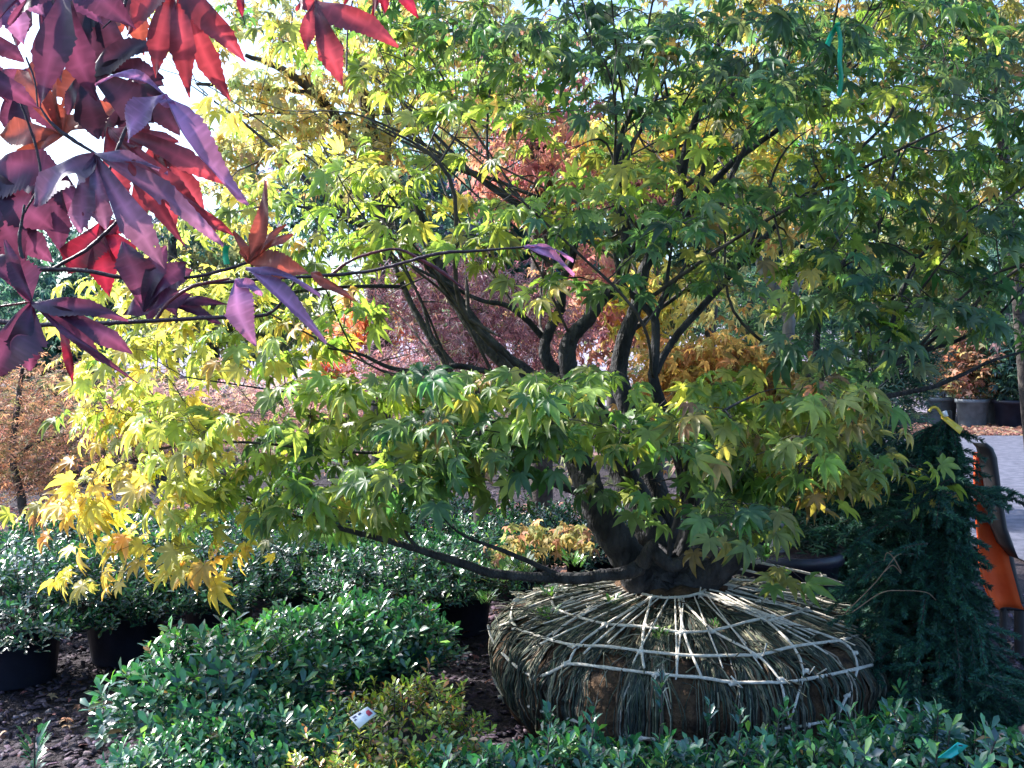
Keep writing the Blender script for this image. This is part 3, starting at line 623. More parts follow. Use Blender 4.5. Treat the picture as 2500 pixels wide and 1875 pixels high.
RUST = [(.40, .20, .12, 3), (.30, .17, .12, 3), (.25, .22, .10, 2), (.5, .28, .2, 1)]
GRN = [(.05, .12, .05, 3), (.08, .17, .07, 2), (.03, .08, .05, 2)]
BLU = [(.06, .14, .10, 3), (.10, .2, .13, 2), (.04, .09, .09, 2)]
bg('yellow_maple', 'tall pale yellow maple with grey fanning stems behind the red branch', 'tree',
   [(1000, 120, 330, 230, 6.2, 1500), (680, 250, 140, 130, 6.0, 260), (600, 420, 110, 150, 6.0, 330), (880, 330, 170, 170, 6.2, 560), (560, 40, 200, 90, 6.0, 180), (1100, -250, 500, 200, 6.3, 900)], YEL,
   trunks=[[(930, None, 6.2, 60), (925, 700, 6.2, 56), (925, 440, 6.2, 52), (860, 340, 6.2, 34), (780, 240, 6.1, 24), (690, 170, 6.0, 18), (600, 135, 6.0, 10)],
           [(925, 440, 6.2, 46), (905, 320, 6.2, 40), (885, 230, 6.2, 30), (840, 140, 6.2, 16), (800, 20, 6.2, 10)], [(925, 440, 6.2, 40), (945, 330, 6.2, 26), (960, 200, 6.25, 18), (1040, 50, 6.3, 10)],
           [(800, 255, 6.1, 15), (740, 225, 6.1, 14), (640, 215, 6.05, 12), (480, 205, 6, 8)], [(830, 305, 6.1, 12), (700, 275, 6.05, 10), (560, 290, 6, 6)], [(770, 240, 6.1, 16), (730, 150, 6.1, 12), (690, 100, 6.1, 8)]], bark=M_bark3)
bg('orange_maple', 'orange red maple with a dark trunk seen behind the middle of the crown', 'tree',
   [(1330, 400, 190, 150, 7.2, 1100), (1400, 760, 150, 160, 7.0, 700), (1250, 180, 200, 150, 7.3, 400)], ORG, trunks=[[(1325, None, 7.2, 60), (1325, 470, 7.2, 56), (1310, 360, 7.2, 48), (1290, 250, 7.2, 22), (1240, 100, 7.2, 10)]])
bg('golden_maple', 'bright golden yellow maple behind the grey upper stems', 'tree',
   [(1760, 340, 190, 170, 6.6, 1300), (1600, 740, 110, 110, 6.6, 420), (1900, 100, 250, 150, 6.8, 500), (1480, 380, 90, 110, 6.6, 250)], [(.72, .60, .14, 3), (.60, .56, .16, 2), (.62, .40, .13, 1), (.34, .38, .13, 1)], base=(1700, 6.6))
bg('dark_red_maple', 'dark red leaved maple behind the yellow leaves at centre', 'tree', [(1600, 410, 130, 120, 7.6, 700), (1520, 780, 110, 90, 7.4, 380)], [(.30, .12, .13, 3), (.38, .18, .15, 1.5), (.19, .08, .10, 2)])
bg('olive_maple', 'olive and tan leaved tree at the top right corner', 'tree', [(2430, 90, 230, 190, 6.4, 1100), (2350, 450, 220, 160, 7.5, 420), (2080, 160, 260, 200, 7.0, 900), (1850, -50, 260, 120, 7.0, 500)], [(.34, .30, .12, 3), (.45, .33, .15, 2), (.2, .22, .1, 2)], base=(2560, 6.4))
bg('laceleaf_maple', 'purple pink weeping laceleaf maple behind the dark forked limbs', 'tree', [(1150, 760, 200, 140, 5.6, 3600), (1000, 720, 110, 100, 5.7, 900), (1330, 800, 120, 100, 5.8, 900), (1020, 900, 190, 70, 5.9, 1300), (1250, 920, 160, 60, 5.9, 1000)], PINK, kind='lace', size=.06, droop=.9, base=(1180, 5.6), group='weeping laceleaf maples')
bg('laceleaf_maple', 'rust and olive weeping laceleaf maple with a thin crooked trunk at the left edge', 'tree', [(60, 1050, 230, 190, 6.6, 4200), (-150, 1000, 200, 180, 6.8, 1200)], RUST, kind='lace', size=.06, droop=.5, group='weeping laceleaf maples',
   trunks=[[(60, None, 6.4, 24), (55, 1230, 6.4, 22), (30, 1120, 6.4, 18), (42, 1000, 6.4, 15), (55, 900, 6.4, 9)], [(42, 1110, 6.4, 10), (90, 1080, 6.4, 7), (160, 1060, 6.5, 4)]])
bg('laceleaf_maple', 'faded pink weeping laceleaf maple behind the left side of the green crown', 'tree', [(330, 1020, 150, 100, 7.4, 1700), (620, 1010, 260, 110, 7.6, 3200), (900, 980, 150, 90, 7.6, 1400)], [(.50, .30, .28, 3), (.42, .22, .24, 3), (.45, .32, .2, 2), (.6, .42, .42, 1)], kind='lace', size=.065, droop=.5, group='weeping laceleaf maples')
bg('coral_maple', 'small coral orange maple left of the thick dark limb', 'tree', [(900, 790, 90, 70, 6.6, 420), (820, 880, 70, 50, 6.6, 200)], [(.7, .25, .14, 3), (.6, .35, .14, 1), (.35, .3, .1, 1)], size=.05)
bg('golden_shrub', 'golden orange leaved shrub just behind the right half of the low foliage', 'shrub', [(1740, 920, 170, 100, 5.0, 1700), (1880, 960, 110, 110, 5.0, 700), (1640, 1010, 130, 90, 5.1, 500)], [(.52, .35, .11, 3), (.45, .24, .10, 2), (.36, .30, .11, 1.5)], size=.045)
bg('grey_stemmed_tree', 'slender young tree with a pale grey forked trunk right of centre', 'tree', [(1830, 520, 130, 130, 5.2, 160), (1800, 720, 120, 100, 5.2, 120), (1950, 600, 80, 80, 5.2, 80)], YEL,
   trunks=[[(1900, None, 5.0, 40), (1905, 1000, 5.0, 36), (1925, 830, 5.0, 32), (1925, 760, 5.0, 30), (1900, 715, 5.0, 22), (1860, 660, 5.0, 20), (1830, 560, 5.0, 16), (1795, 460, 5.0, 12), (1780, 350, 5, 7)],
           [(1925, 760, 5.0, 24), (1950, 690, 5.0, 20), (1965, 640, 5.0, 15), (1990, 520, 5, 8)], [(1920, 770, 5.0, 14), (1880, 740, 5, 12), (1840, 710, 5, 8)]], bark=M_bark2, size=.05)
bg('green_fir', 'dark green bushy fir right behind the root ball', 'tree', [(2080, 1120, 150, 170, 5.2, 5200), (2180, 900, 120, 120, 6.4, 2200), (1940, 1200, 150, 130, 5.6, 3600), (2080, 1330, 150, 120, 5.1, 3200), (1820, 1130, 120, 110, 6.0, 2200)], [(.03, .085, .05, 3), (.05, .12, .065, 2), (.02, .06, .045, 2)], kind='lace', size=.075, mat=M_needle, droop=.2)
bg('green_fir', 'green fir seen above the golden shrub', 'tree', [(1830, 760, 140, 110, 9.0, 1800), (1980, 850, 180, 130, 9.0, 1800)], GRN, kind='lace', size=.09, mat=M_bgleaf, droop=.1)
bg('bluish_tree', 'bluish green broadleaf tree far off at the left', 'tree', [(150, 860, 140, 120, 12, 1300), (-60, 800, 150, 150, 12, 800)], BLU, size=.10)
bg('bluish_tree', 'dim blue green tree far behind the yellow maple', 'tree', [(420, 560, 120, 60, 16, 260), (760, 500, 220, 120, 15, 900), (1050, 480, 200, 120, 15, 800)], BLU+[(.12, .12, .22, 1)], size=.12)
bg('young_maple', 'low yellow and orange maple seedling behind the left edge of the root ball', 'sapling', [(1340, 1310, 110, 50, 4.75, 150), (1230, 1345, 70, 30, 4.6, 60)], [(.45, .36, .14, 3), (.4, .22, .14, 1), (.26, .28, .11, 2)], size=.04,
   trunks=[[(1330, None, 4.8, 12), (1330, 1400, 4.8, 10), (1320, 1330, 4.8, 6)]])
# tall trees far behind, one by one
FT = [(-700, 24, 330, 'left of the frame'), (130, 30, 300, 'at the far left behind the weeping maple'), (520, 26, 330, 'left of the tall yellow maple'), (1180, 22, 560, 'behind the orange maple'), (1500, 24, 600, 'behind the dark red maple'), (1850, 23, 560, 'behind the golden maple'), (2150, 28, 380, 'above the road at the right'), (2560, 30, 330, 'beyond the right edge')]
for q, (px, y, h, lab) in enumerate(FT):
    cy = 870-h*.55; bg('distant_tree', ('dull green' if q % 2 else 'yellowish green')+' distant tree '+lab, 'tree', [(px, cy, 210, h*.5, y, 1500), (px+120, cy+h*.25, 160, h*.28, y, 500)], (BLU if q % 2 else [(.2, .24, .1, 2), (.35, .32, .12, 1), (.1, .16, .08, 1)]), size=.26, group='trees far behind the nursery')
# far off brush that reads as one mass
mb = MB(); k = 22000; x = -45+100*RG.random(k); y = np.where(x < 2.6, 10.5, 19.5)+10*RG.random(k)**1.3; x = np.where((y < 16) & (x < -14), x*.3, x); hh = .9+.9*np.sin(x*.9)**2+.5*np.sin(x*2.3+1)
z = hh*RG.random(k)**.8*(1+np.clip(y-20, -4, 20)*.12); a = RG.random(k)*6.28
keep = ~((x > 2.6) & (y < 20.5))
scatter(mb, STAR, np.stack([x, y, z], -1)[keep], np.stack([np.cos(a), np.sin(a), RG.normal(-.2, .4, k)], -1)[keep], np.stack([RG.normal(0, .5, k), RG.normal(-.4, .5, k), np.ones(k)], -1)[keep], (.1+.1*RG.random(k))[keep], pick([(.09, .14, .08, 3), (.22, .23, .12, 2), (.25, .17, .15, 2), (.15, .12, .16, 1), (.34, .3, .14, 1)], k, .25)[keep])
tag(mb.build('brush', M_bgleaf), kind='stuff')

# ================================================================== POTTED SHRUBS
def pot(mbm, x, y, h, r, seg=28):
    lathe(mbm, [(0.01, .004), (r*.8, .004), (r*.82, .01), (r*.97, h*.86), (r*1.06, h*.87), (r*1.07, h), (r*.98, h), (r*.94, h*.9), (.01, h*.9)], x, y, seg)
def shrub_proto(rad, hgt, poth, potr, leaf, pal, nshoot=330, per=11, seed=0, mat=None, stretch=1.0):
    rg = np.random.default_rng(seed)
    t = bpy.data.objects.new('azalea_shrub', None); COL.objects.link(t)
    f = MB(); s = MB(); z0 = poth*.95; H = hgt-z0
    u = unit(rg.normal(0, 1, (nshoot, 3))); u[:, 2] = np.abs(u[:, 2])*1.15-.42; rr = .62+.42*rg.random(nshoot)**.6
    lump = 1+.14*np.sin(u[:, 0]*5+seed)*np.cos(u[:, 1]*4+seed*2)+.10*np.sin(u[:, 2]*9+u[:, 0]*7)
    tips = np.stack([u[:, 0]*rad*stretch, u[:, 1]*rad, H*.45+u[:, 2]*H*.62], -1)*rr[:, None]*lump[:, None]; tips[:, 2] += z0-.02
    tips[:, 2] = np.maximum(tips[:, 2], .06+.07*rg.random(nshoot))
    tall = rg.random(nshoot) < .05; tips[tall, 2] += .06
    for i_, tp in enumerate(tips):
        if i_ % 3 == 0:
            b = np.array([tp[0]*.1, tp[1]*.1, z0-.03]); tube(s, [b, (b+tp)/2+[tp[0]*.15, tp[1]*.15, -.02], tp], .0022, 3)
        d = unit(np.array([u[i_, 0]*.6, u[i_, 1]*.6, .9])+rg.normal(0, .25, 3)); n = per; k_ = np.arange(n)
        al = (k_/n)[:, None]; base = tp-d*(.055*(1-al))*(leaf/.035)
        ph = k_*2.4+rg.random()*6; e1 = unit(np.cross(d, [.3, .2, 1.])); e2 = np.cross(d, e1)
        radv = np.cos(ph)[:, None]*e1+np.sin(ph)[:, None]*e2; el = .15+1.1*al**1.5
        ax = radv+d*el+rg.normal(0, .12, (n, 3)); nn = d*1.0-radv*el*.6+rg.normal(0, .15, (n, 3))
        c = pick(pal, n, .16); c[-3:] = c[-3:]*[2.0, 2.0, 1.2]
        scatter(f, [OVAL], base, ax, nn, leaf*(.75+.5*rg.random(n)), c)
    f.build('foliage', mat or M_azal, t)
    s.build('stems', M_bark3, t)
    p = MB(); pot(p, 0, 0, poth, potr); p.build('pot', M_pot, t)
    return t
def copy_tree(o, parent=None):
    c = o.copy(); COL.objects.link(c); c.parent = parent
    for ch in list(o.children): copy_tree(ch, c)
    return c
AZ = [(.018, .065, .045, 3), (.032, .10, .055, 2), (.013, .05, .048, 2), (.10, .19, .06, .5), (.16, .1, .06, .05)]  # azalea greens darkened overall: shade on the low plants put into the colour
AZF = [(.022, .085, .058, 3), (.038, .125, .065, 2), (.016, .062, .06, 2), (.13, .24, .07, .6), (.2, .12, .07, .05)]
YLW = [(.18, .24, .05, 3), (.30, .28, .06, 2), (.09, .15, .04, 2), (.45, .16, .08, .7), (.35, .2, .18, .5)]
protos = [shrub_proto(.49, .56, .24, .17, .034, AZ, 520, 12, 1), shrub_proto(.42, .55, .24, .17, .033, AZ, 500, 12, 2), shrub_proto(.38, .50, .22, .16, .050, AZF, 400, 12, 3), shrub_proto(.30, .40, .2, .14, .026, YLW, 330, 11, 4), shrub_proto(.34, .44, .2, .15, .040, AZF, 360, 12, 5)]
used = set()
def shrub(kind, px, y, label, rot=0, sc_=1.0, group=None, name='azalea_shrub'):
    o = protos[kind] if kind not in used else copy_tree(protos[kind]); used.add(kind)
    o.location = (P(px, 900, y)[0], y, 0); o.rotation_euler[2] = rot; o.scale = (sc_, sc_, sc_); tag(o, label, 'shrub', group); return o
GA = 'azaleas in pots in the long left row'; GB = 'azaleas in pots in the row behind'; GC = 'large leaved azaleas in the front left bed'; GD = 'azaleas along the bottom front'
for q, (kd, px, y, lab, s_) in enumerate([
    (0, 30, 4.15, 'glossy dark green azalea at the left edge of the picture above the dark mulch', 1.1), (1, 300, 4.45, 'glossy azalea right of the leftmost one with its black pot in deep shade', 1.05), (0, 530, 4.75, 'glossy azalea under the hanging yellow leaf tips', 1.0),
    (1, 740, 4.95, 'glossy azalea third from the right end of the long left row', 1.0), (0, 960, 4.75, 'glossy azalea next to the last one of the long left row', .95), (1, 1120, 4.9, 'last azalea of the long left row, nearest the root ball', 1.0)]):
    shrub(kd, px, y, lab, q*1.3, s_, GA)
for q, (kd, px, y, lab) in enumerate([
    (1, 60, 5.1, 'azalea of the back row at the left edge, beside the laceleaf trunk'), (0, 280, 5.4, 'azalea of the back row in front of the black tubs'), (1, 500, 5.6, 'azalea of the back row half hidden by drooping yellow leaves'), (0, 700, 5.8, 'azalea of the back row under the low left branch tip'),
    (1, 880, 6.0, 'azalea of the back row behind the forked low branch'), (0, 1080, 6.1, 'azalea of the back row above the two dark pots'), (1, 1260, 5.6, 'azalea behind the yellow seedling'), (0, 1450, 5.7, 'azalea behind the left trunk limb'), (1, 1620, 5.9, 'azalea seen between the trunk limbs')]):
    shrub(kd, px, y, lab, q*2.1+1, 1.0, GB)
for q, (px, y, lab, s_) in enumerate([(520, 3.25, 'large leaved azalea with tall upright tips at the left of the front bed', .98), (745, 3.75, 'large leaved azalea in the middle of the front left bed', .86), (930, 3.95, 'large leaved azalea at the right of the front bed beside the mulch path', .84),
    (430, 2.75, 'large leaved azalea at the bottom edge left of the bed', .66), (670, 2.85, 'large leaved azalea at the bottom edge in the middle of the bed', .74)]):
    shrub(2, px, y, lab, q*1.7, s_, GC)
shrub(3, 960, 2.95, 'small yellowish azalea with red tinted leaves around the white label', 0, 1.0); shrub(3, 1010, 2.5, 'small yellowish azalea at the bottom edge in front of the labelled one', 2, .8); shrub(3, 830, 2.55, 'small yellowish azalea at the bottom edge left of the labelled one', 4, .9)
for q, (px, y, lab, s_) in enumerate([(1200, 2.45, 'low azalea at the bottom left of the root ball', .9), (1420, 2.5, 'low azalea in front of the root ball, left of its middle', .93), (1640, 2.45, 'low azalea in front of the middle of the root ball', .93), (1860, 2.45, 'low azalea in front of the right half of the root ball', .93), (2080, 2.5, 'low azalea before the gap between root ball and spruce', .95), (2290, 2.5, 'taller azalea holding the teal tag at the lower right', 1.08)]):
    shrub(4, px, y, lab, q*1.1, s_, GD)
for kd, o in enumerate(protos):
    if kd not in used: raise SystemExit('unused shrub')
# upright shoots standing above the front azaleas
def shoot(px, py_top, py_bot, y, label):
    a = P(px, py_bot, y); b = P(px+8, py_top, y); t = thing('azalea_shoot', tuple(a), label, 'shoot', 'upright shoots above the front azaleas'); f = MB(); s = MB()
    tube(s, [a, (a+b)/2+[.004, 0, 0], b], .0022, 4, (.6, .9, .5)); n = 16; al = RG.random(n)**.7; ph = np.arange(n)*2.4
    pos = a+(b-a)*al[:, None]; ax = np.stack([np.cos(ph), np.sin(ph), .5+1.0*al], -1); nn = np.stack([-np.cos(ph)*.6, -np.sin(ph)*.6, np.ones(n)], -1)
    scatter(f, [OVAL], pos, ax, nn, .036*(.7+.5*RG.random(n)), pick(AZF, n)*1.3); s.build('stem', M_bark3, t); f.build('foliage', M_azal, t)
for px, a, b, y, l in ((1440, 1715, 1850, 2.5, 'shoot before the left half of the ropes'), (1608, 1640, 1830, 2.6, 'tallest green shoot in front of the root ball middle'), (1725, 1720, 1830, 2.5, 'leafy shoot just right of the ball middle'), (1800, 1740, 1830, 2.45, 'short bright shoot in front of the right half of the ball'), (1335, 1735, 1850, 2.5, 'shoot by the lowest rope at the left')): shoot(px, a, b, y, l)
shrubling = thing('seedling', tuple(P(85, 1900, 3.15)*[1, 1, 0]), 'small green seedling on the mulch in the lower left corner', 'seedling')
f = MB(); n = 46; a = RG.random(n)*6.28; h = RG.random(n); c0 = np.array(P(85, 1900, 3.15)); c0[2] = 0
scatter(f, [OVAL], c0+np.stack([np.cos(a)*.035*h, np.sin(a)*.035*h, .03+.14*h], -1), np.stack([np.cos(a), np.sin(a), .4+1.2*h], -1), np.stack([-np.cos(a)*.6, -np.sin(a)*.6, np.ones(n)], -1), .045*(.7+.5*RG.random(n)), pick(AZF, n)*1.3)
f.build('foliage', M_azal, shrubling); s = MB(); tube(s, [c0, c0+[0, 0, .15]], .003, 5); s.build('stem', M_bark3, shrubling)

# empty looking tubs and pots behind
def lone_pot(px, y, h, r, label, mat=M_pot, name='plant_pot', cat='pot', group=None, plant=None):
    x = P(px, 900, y)[0]; t = thing(name, (x, y, 0), label, cat, group); m = MB(); pot(m, x, y, h, r); m.build('pot', mat, t)
    if plant:
        f = MB(); k, rd, hh, pal, sz = plant; u = unit(RG.normal(0, 1, (k, 3)))*RG.random((k, 1))**.45; T = np.array([x, y, h+hh*.5])+u*[rd, rd, hh*.55]; a = RG.random(k)*6.28
        scatter(f, STAR, T, np.stack([np.cos(a), np.sin(a), RG.normal(0, .5, k)], -1), np.stack([RG.normal(0, .5, k), RG.normal(-.3, .5, k), np.ones(k)], -1), sz*(.7+.6*RG.random(k)), pick(pal, k, .25)); f.build('foliage', M_bgleaf, t)
        s = MB()
        for _ in range(7): q = T[RG.integers(0, k)]; tube(s, [(x, y, h*.8), ((x+q[0])/2, (y+q[1])/2, h+hh*.2), q], .008, 4)
        s.build('stems', M_bark3, t)
    else:
        sl = MB(); lathe(sl, [(.01, h*.915), (r*.9, h*.905)], x, y, 20); sl.build('soil', M_ground, t)
    return t
lone_pot(190, 6.0, .30, .22, 'black tub behind the left azaleas under the yellow leaf tips', cat='tub'); lone_pot(250, 6.4, .32, .24, 'wide dark tub just right of the first black tub', cat='tub')
lone_pot(1920, 4.9, .42, .27, 'large dark blue tub behind the right half of the root ball', cat='tub')
for q, (px, y, r, lab, mt, pl) in enumerate([
    (2375, 19.2, .30, 'grey pot with a thin rust shrub across the road, leftmost of the row', M_potg, (500, .7, 1.5, RUST, .13)), (2430, 19.8, .30, 'grey pot with a pale green shrub across the road', M_potg, (500, .7, 1.4, PALE, .13)),
    (2475, 18.9, .36, 'black pot with a dark green shrub across the road', M_pot, (900, .75, 1.3, BLU, .13)), (2560, 18.9, .36, 'black pot with a bluish shrub at the right edge across the road', M_pot, (900, .8, 1.5, BLU, .13)), (2300, 20, .3, 'pot with a yellowish shrub behind the spruce top', M_potg, (700, .8, 1.8, PALE, .13))]):
    lone_pot(px, y, .55, r, lab, mt, name='potted_shrub', cat='potted shrub', group='potted shrubs across the road', plant=pl)

# ================================================================== WEEPING SPRUCE
sx, sy = P(2330, 1000, 3.55)[0], 3.55
sp = thing('weeping_spruce', (sx, sy, 0), 'dark green weeping spruce with hanging branches beside the root ball', 'tree')
nd = MB(); br = MB(); top = P(2318, 1003, sy)
tube(br, smoothline([(sx, sy, -.02), (sx+.01, sy, .5), (sx-.01, sy, .9), top], [.03, .026, .018, .008], 8)[0], np.linspace(.03, .008, 25), 8)
def brush(p, rad=.011, dens=2300, ln=.017):
    p = np.asarray(p); L = np.linalg.norm(np.diff(p, axis=0), axis=1).sum(); n = int(L*dens); tt = RG.random(n)*(len(p)-1); i_ = tt.astype(int).clip(0, len(p)-2); fr = (tt-i_)[:, None]
    pos = p[i_]*(1-fr)+p[i_+1]*fr; d = unit(p[i_+1]-p[i_]); r_ = unit(np.cross(d, unit(RG.normal(0, 1, (n, 3))))); ax = unit(r_*.8+d*.75)
    tv = np.array([(-.07, 0, 0), (.07, 0, 0), (.055, .7, 0), (0, 1, 0), (-.055, .7, 0)]); nn = RG.normal(0, 1, (n, 3))
    nd.inst(tv, [np.array([(0, 1, 2, 3, 4)])], frames(ax, nn)*(ln*(.8+.4*RG.random(n)))[:, None, None], pos, pick([(.022, .085, .06, 3), (.04, .13, .07, 2), (.018, .06, .06, 2)], n, .15)*RG.uniform(.6, 1.5))
def hang(start, out, length, sag=1.0):
    start = np.asarray(start, float); pts = [start]; d = unit(np.array([out[0], out[1], out[2]]))
    n = 7
    for q in range(n):
        d = unit(d+np.array([0, 0, -.42*sag])); pts.append(pts[-1]+d*length/n)
    pts = np.array(pts); pts[:, 2] = np.maximum(pts[:, 2], .03)
    q, rr = smoothline(pts, np.linspace(.004, .0015, len(pts)), 3); tube(br, q, rr, 4); brush(q)
    for s_ in range(int(length/.055)):
        k = RG.integers(3, len(q)-1); a = RG.random()*6.28; dd = unit(q[min(k+1, len(q)-1)]-q[k-1]+np.array([math.cos(a), math.sin(a), 0])*.55)
        l2 = .05+.07*RG.random(); e = [q[k], q[k]+dd*l2*.5+[0, 0, -.006], q[k]+dd*l2+[0, 0, -.025]]; brush(smoothline(e, [1, 1, 1], 3)[0])
for q in range(330):
    h = RG.random()**1.0; z = .16+1.00*h; a = RG.random()*6.28; rr = (.02+.42*(1-h)**.9)*(.3+.7*RG.random())
    kx = math.cos(a)*((-.15 if h > .42 else .25) if math.cos(a) > 0 and h > .22 else 1.15)
    st_ = np.array([sx-.02-.05*(1-h)+kx*rr*.6, sy+math.sin(a)*rr*.6, z]); hang(st_, (kx*.9, math.sin(a)*.9, .15), .13+.26*RG.random()+.2*(1-h), 1.3)
for (px, py, y, ox, oz, l) in ((2330, 1180, 3.3, -.8, .25, .22), (2350, 1200, 3.25, .1, .1, .15), (2420, 1200, 3.45, 1, .35, .22), (2300, 1210, 3.2, -.5, .1, .2), (2200, 1290, 3.4, -1, .15, .26), (2230, 1330, 3.3, -1, .1, .28), (2210, 1220, 3.5, -.9, .3, .25), (2180, 1250, 3.6, -1, .2, .3), (2200, 1360, 3.4, -1, .0, .3), (2170, 1420, 3.5, -1, .1, .3), (2240, 1150, 3.6, -.8, .2, .25), (2270, 1080, 3.6, -.6, .2, .2), (2450, 1700, 3.3, 1, .1, .3), (2400, 1660, 3.2, .8, .1, .25)):
    for _ in range(2): hang(P(px+RG.normal(0, 18), py+RG.normal(0, 18), y), (ox, -.4+RG.normal(0, .3), oz), l, .35)
br.build('trunk', M_bark3, sp); nd.build('needles', M_needle, sp)
# tags
def slab(name, pts, thick, mat, parent=None, hole=None):
    m = MB(); p = np.array(pts, float); n = unit(np.cross(p[1]-p[0], p[2]-p[0])); k = len(p)
    V = np.vstack([p+n*thick/2, p-n*thick/2]); f = [tuple(range(k)), tuple(range(2*k-1, k-1, -1))]+[(i_, k+i_, k+(i_+1) % k, (i_+1) % k) for i_ in range(k)]
    m.add(V, f); return m.build(name, mat, parent, smooth=False)
tg = thing('yellow_tag', tuple(P(2300, 1020, 3.38)), 'yellow strap tag looped over the tip of the weeping spruce', 'tag')
slab('label_strip', [P(2297, 1020, 3.36), P(2305, 1012, 3.38), P(2352, 1046, 3.36), P(2343, 1060, 3.34)], .0015, M_yellow, tg)
m = MB(); q, _ = smoothline([P(2268, 1005, 3.38), P(2276, 995, 3.38), P(2288, 997, 3.38), P(2297, 1010, 3.37), P(2301, 1018, 3.36)], [1]*5, 6); tube(m, q, .005, 6); m.build('loop', M_yellow, tg)
slab('white_clip', [P(2299, 1006, 3.37), P(2310, 1002, 3.37), P(2315, 1016, 3.37), P(2304, 1018, 3.37)], .006, M_white, tg)
tg = thing('teal_tag', tuple(P(2330, 1830, 2.3)), 'teal plastic plant tag lying on the lower right azalea', 'tag')
slab('label_strip', [P(2290, 1850, 2.22), P(2338, 1812, 2.24), P(2363, 1820, 2.26), P(2345, 1838, 2.25), P(2322, 1852, 2.23)], .001, M_teal, tg)
q = P(2344, 1819, 2.235); m = MB(); tube(m, [q+[-.004, -.002, 0], q+[.004, -.002, -.001]], .0018, 6); m.build('slot', M_black, tg)
# white picture label in the yellowish azalea
tg = thing('white_label', tuple(P(885, 1755, 2.72)), 'white plant label with small dark and red marks in the yellowish azalea', 'label')
A, B_, C_, D_ = P(853, 1752, 2.68), P(897, 1725, 2.70), P(918, 1742, 2.69), P(877, 1779, 2.65); slab('card', [A, B_, C_, D_], .0015, M_white, tg)
def on(u, v, off=-.0025): return (A*(1-u)*(1-v)+B_*u*(1-v)+C_*u*v+D_*(1-u)*v)+np.array([0, off, .001])
M_red2 = plain('red_print', (.5, .04, .08)); M_blue2 = plain('dark_print', (.08, .09, .2))
for (u0, v0, u1, v1, mt) in ((.1, .1, .3, .22, M_blue2), (.4, .1, .55, .25, M_blue2), (.7, .3, .92, .8, M_red2), (.08, .32, .2, .42, M_blue2)):
    slab('print', [on(u0, v0), on(u1, v0), on(u1, v1), on(u0, v1)], .0006, mt, tg)
# green ribbon tied in the upper crown
rbn = thing('green_ribbon', tuple(P(2050, 90, 3.0)), 'green plastic ribbon hanging from a twig in the upper right crown', 'ribbon')
def strip(pl, y, wpx, mat, name, parent):
    m = MB(); V = []
    q, _ = smoothline([P(a, b, y+d) for a, b, d in pl], [1]*len(pl), 6); t = unit(np.gradient(q, axis=0)); s = unit(np.cross(t, np.array([.3, -1, .1]))); wv = wpx/F*y/2
    for i_ in range(len(q)): V += [q[i_]-s[i_]*wv, q[i_]+s[i_]*wv, q[i_]+s[i_]*wv+[0, .0006, 0], q[i_]-s[i_]*wv+[0, .0006, 0]]
    f = []
    for i_ in range(len(q)-1):
        for k in range(4): f.append((i_*4+k, i_*4+(k+1) % 4, i_*4+4+(k+1) % 4, i_*4+4+k))
    m.add(V, f); return m.build(name, mat, parent)
strip([(2045, 60, 0), (2030, 85, .02), (2020, 110, .0)], 2.85, 14, M_ribbon, 'tail', rbn); strip([(2045, 60, 0), (2052, 100, .01), (2050, 150, -.01), (2054, 190, .0), (2048, 235, .01)], 2.85, 13, M_ribbon, 'tail', rbn)
m = MB(); q = P(2045, 60, 2.85); tube(m, [q+[-.006, 0, 0], q+[.006, 0, .003]], .005, 8); m.build('knot', M_ribbon, rbn)
# small hanging green leaf scraps seen at left: bits of green tape
sc1 = thing('green_tie', tuple(P(553, 620, 3.1)), 'short bright green tie on a twig behind the red branch', 'tie'); strip([(553, 600, 0), (550, 620, .01), (554, 645, 0)], 3.1, 14, M_ribbon, 'tail', sc1)

# ================================================================== ORANGE PANEL BEHIND THE SPRUCE
og = thing('yard_machine', (P(2440, 900, 4.3)[0], 4.3, 0), 'orange and black yard machine part with a dark rounded flap behind the weeping spruce', 'machine')
def sheet(outline, y, bend, thick, mat, name, parent, lean=0.0):
    """solid curved sheet from an outline list of left and right edge points"""
    m = MB(); rows = len(outline); K = 7; V = []
    for (pl, pr, py) in outline:
        for k in range(K):
            u = k/(K-1); p = P(pl*(1-u)+pr*u, py, y+lean*(py-1200)/500); p[1] += bend*(u-.5)**2*4; V.append(p)
    n = len(V); V = np.array(V); Vb = V+[0, thick, 0]; f = []
    for r_ in range(rows-1):
        for k in range(K-1):
            a = r_*K+k; f.append((a, a+1, a+K+1, a+K)); f.append((n+a, n+a+K, n+a+K+1, n+a+1))
        a = r_*K; f.append((a, a+K, n+a+K, n+a)); a = r_*K+K-1; f.append((a, n+a, n+a+K, a+K))
    for k in range(K-1): f.append((k, n+k, n+k+1, k+1)); a = (rows-1)*K+k; f.append((a, a+1, n+a+1, n+a))
    m.add(np.vstack([V, Vb]), f); return m.build(name, mat, parent)
sheet([(2372, 2398, 1105), (2368, 2412, 1160), (2370, 2425, 1240), (2376, 2438, 1300), (2380, 2452, 1370), (2390, 2466, 1420), (2410, 2478, 1465), (2425, 2486, 1482)], 4.25, -.05, .02, M_orange, 'orange_face', og)
sheet([(2390, 2420, 1083), (2402, 2436, 1096), (2408, 2446, 1120), (2418, 2452, 1170), (2426, 2460, 1230), (2436, 2470, 1290), (2452, 2484, 1330), (2482, 2492, 1364)], 4.12, .04, .03, M_black, 'dark_flap', og)
m = MB(); tube(m, [P(2455, 1330, 4.5), P(2474, 1420, 4.5), P(2488, 1470, 4.5)], .022, 8); tube(m, [P(2488, 1470, 4.5), P(2490, 1500, 4.5)*[1, 1, 0]], .022, 8); m.build('post', M_black, og)
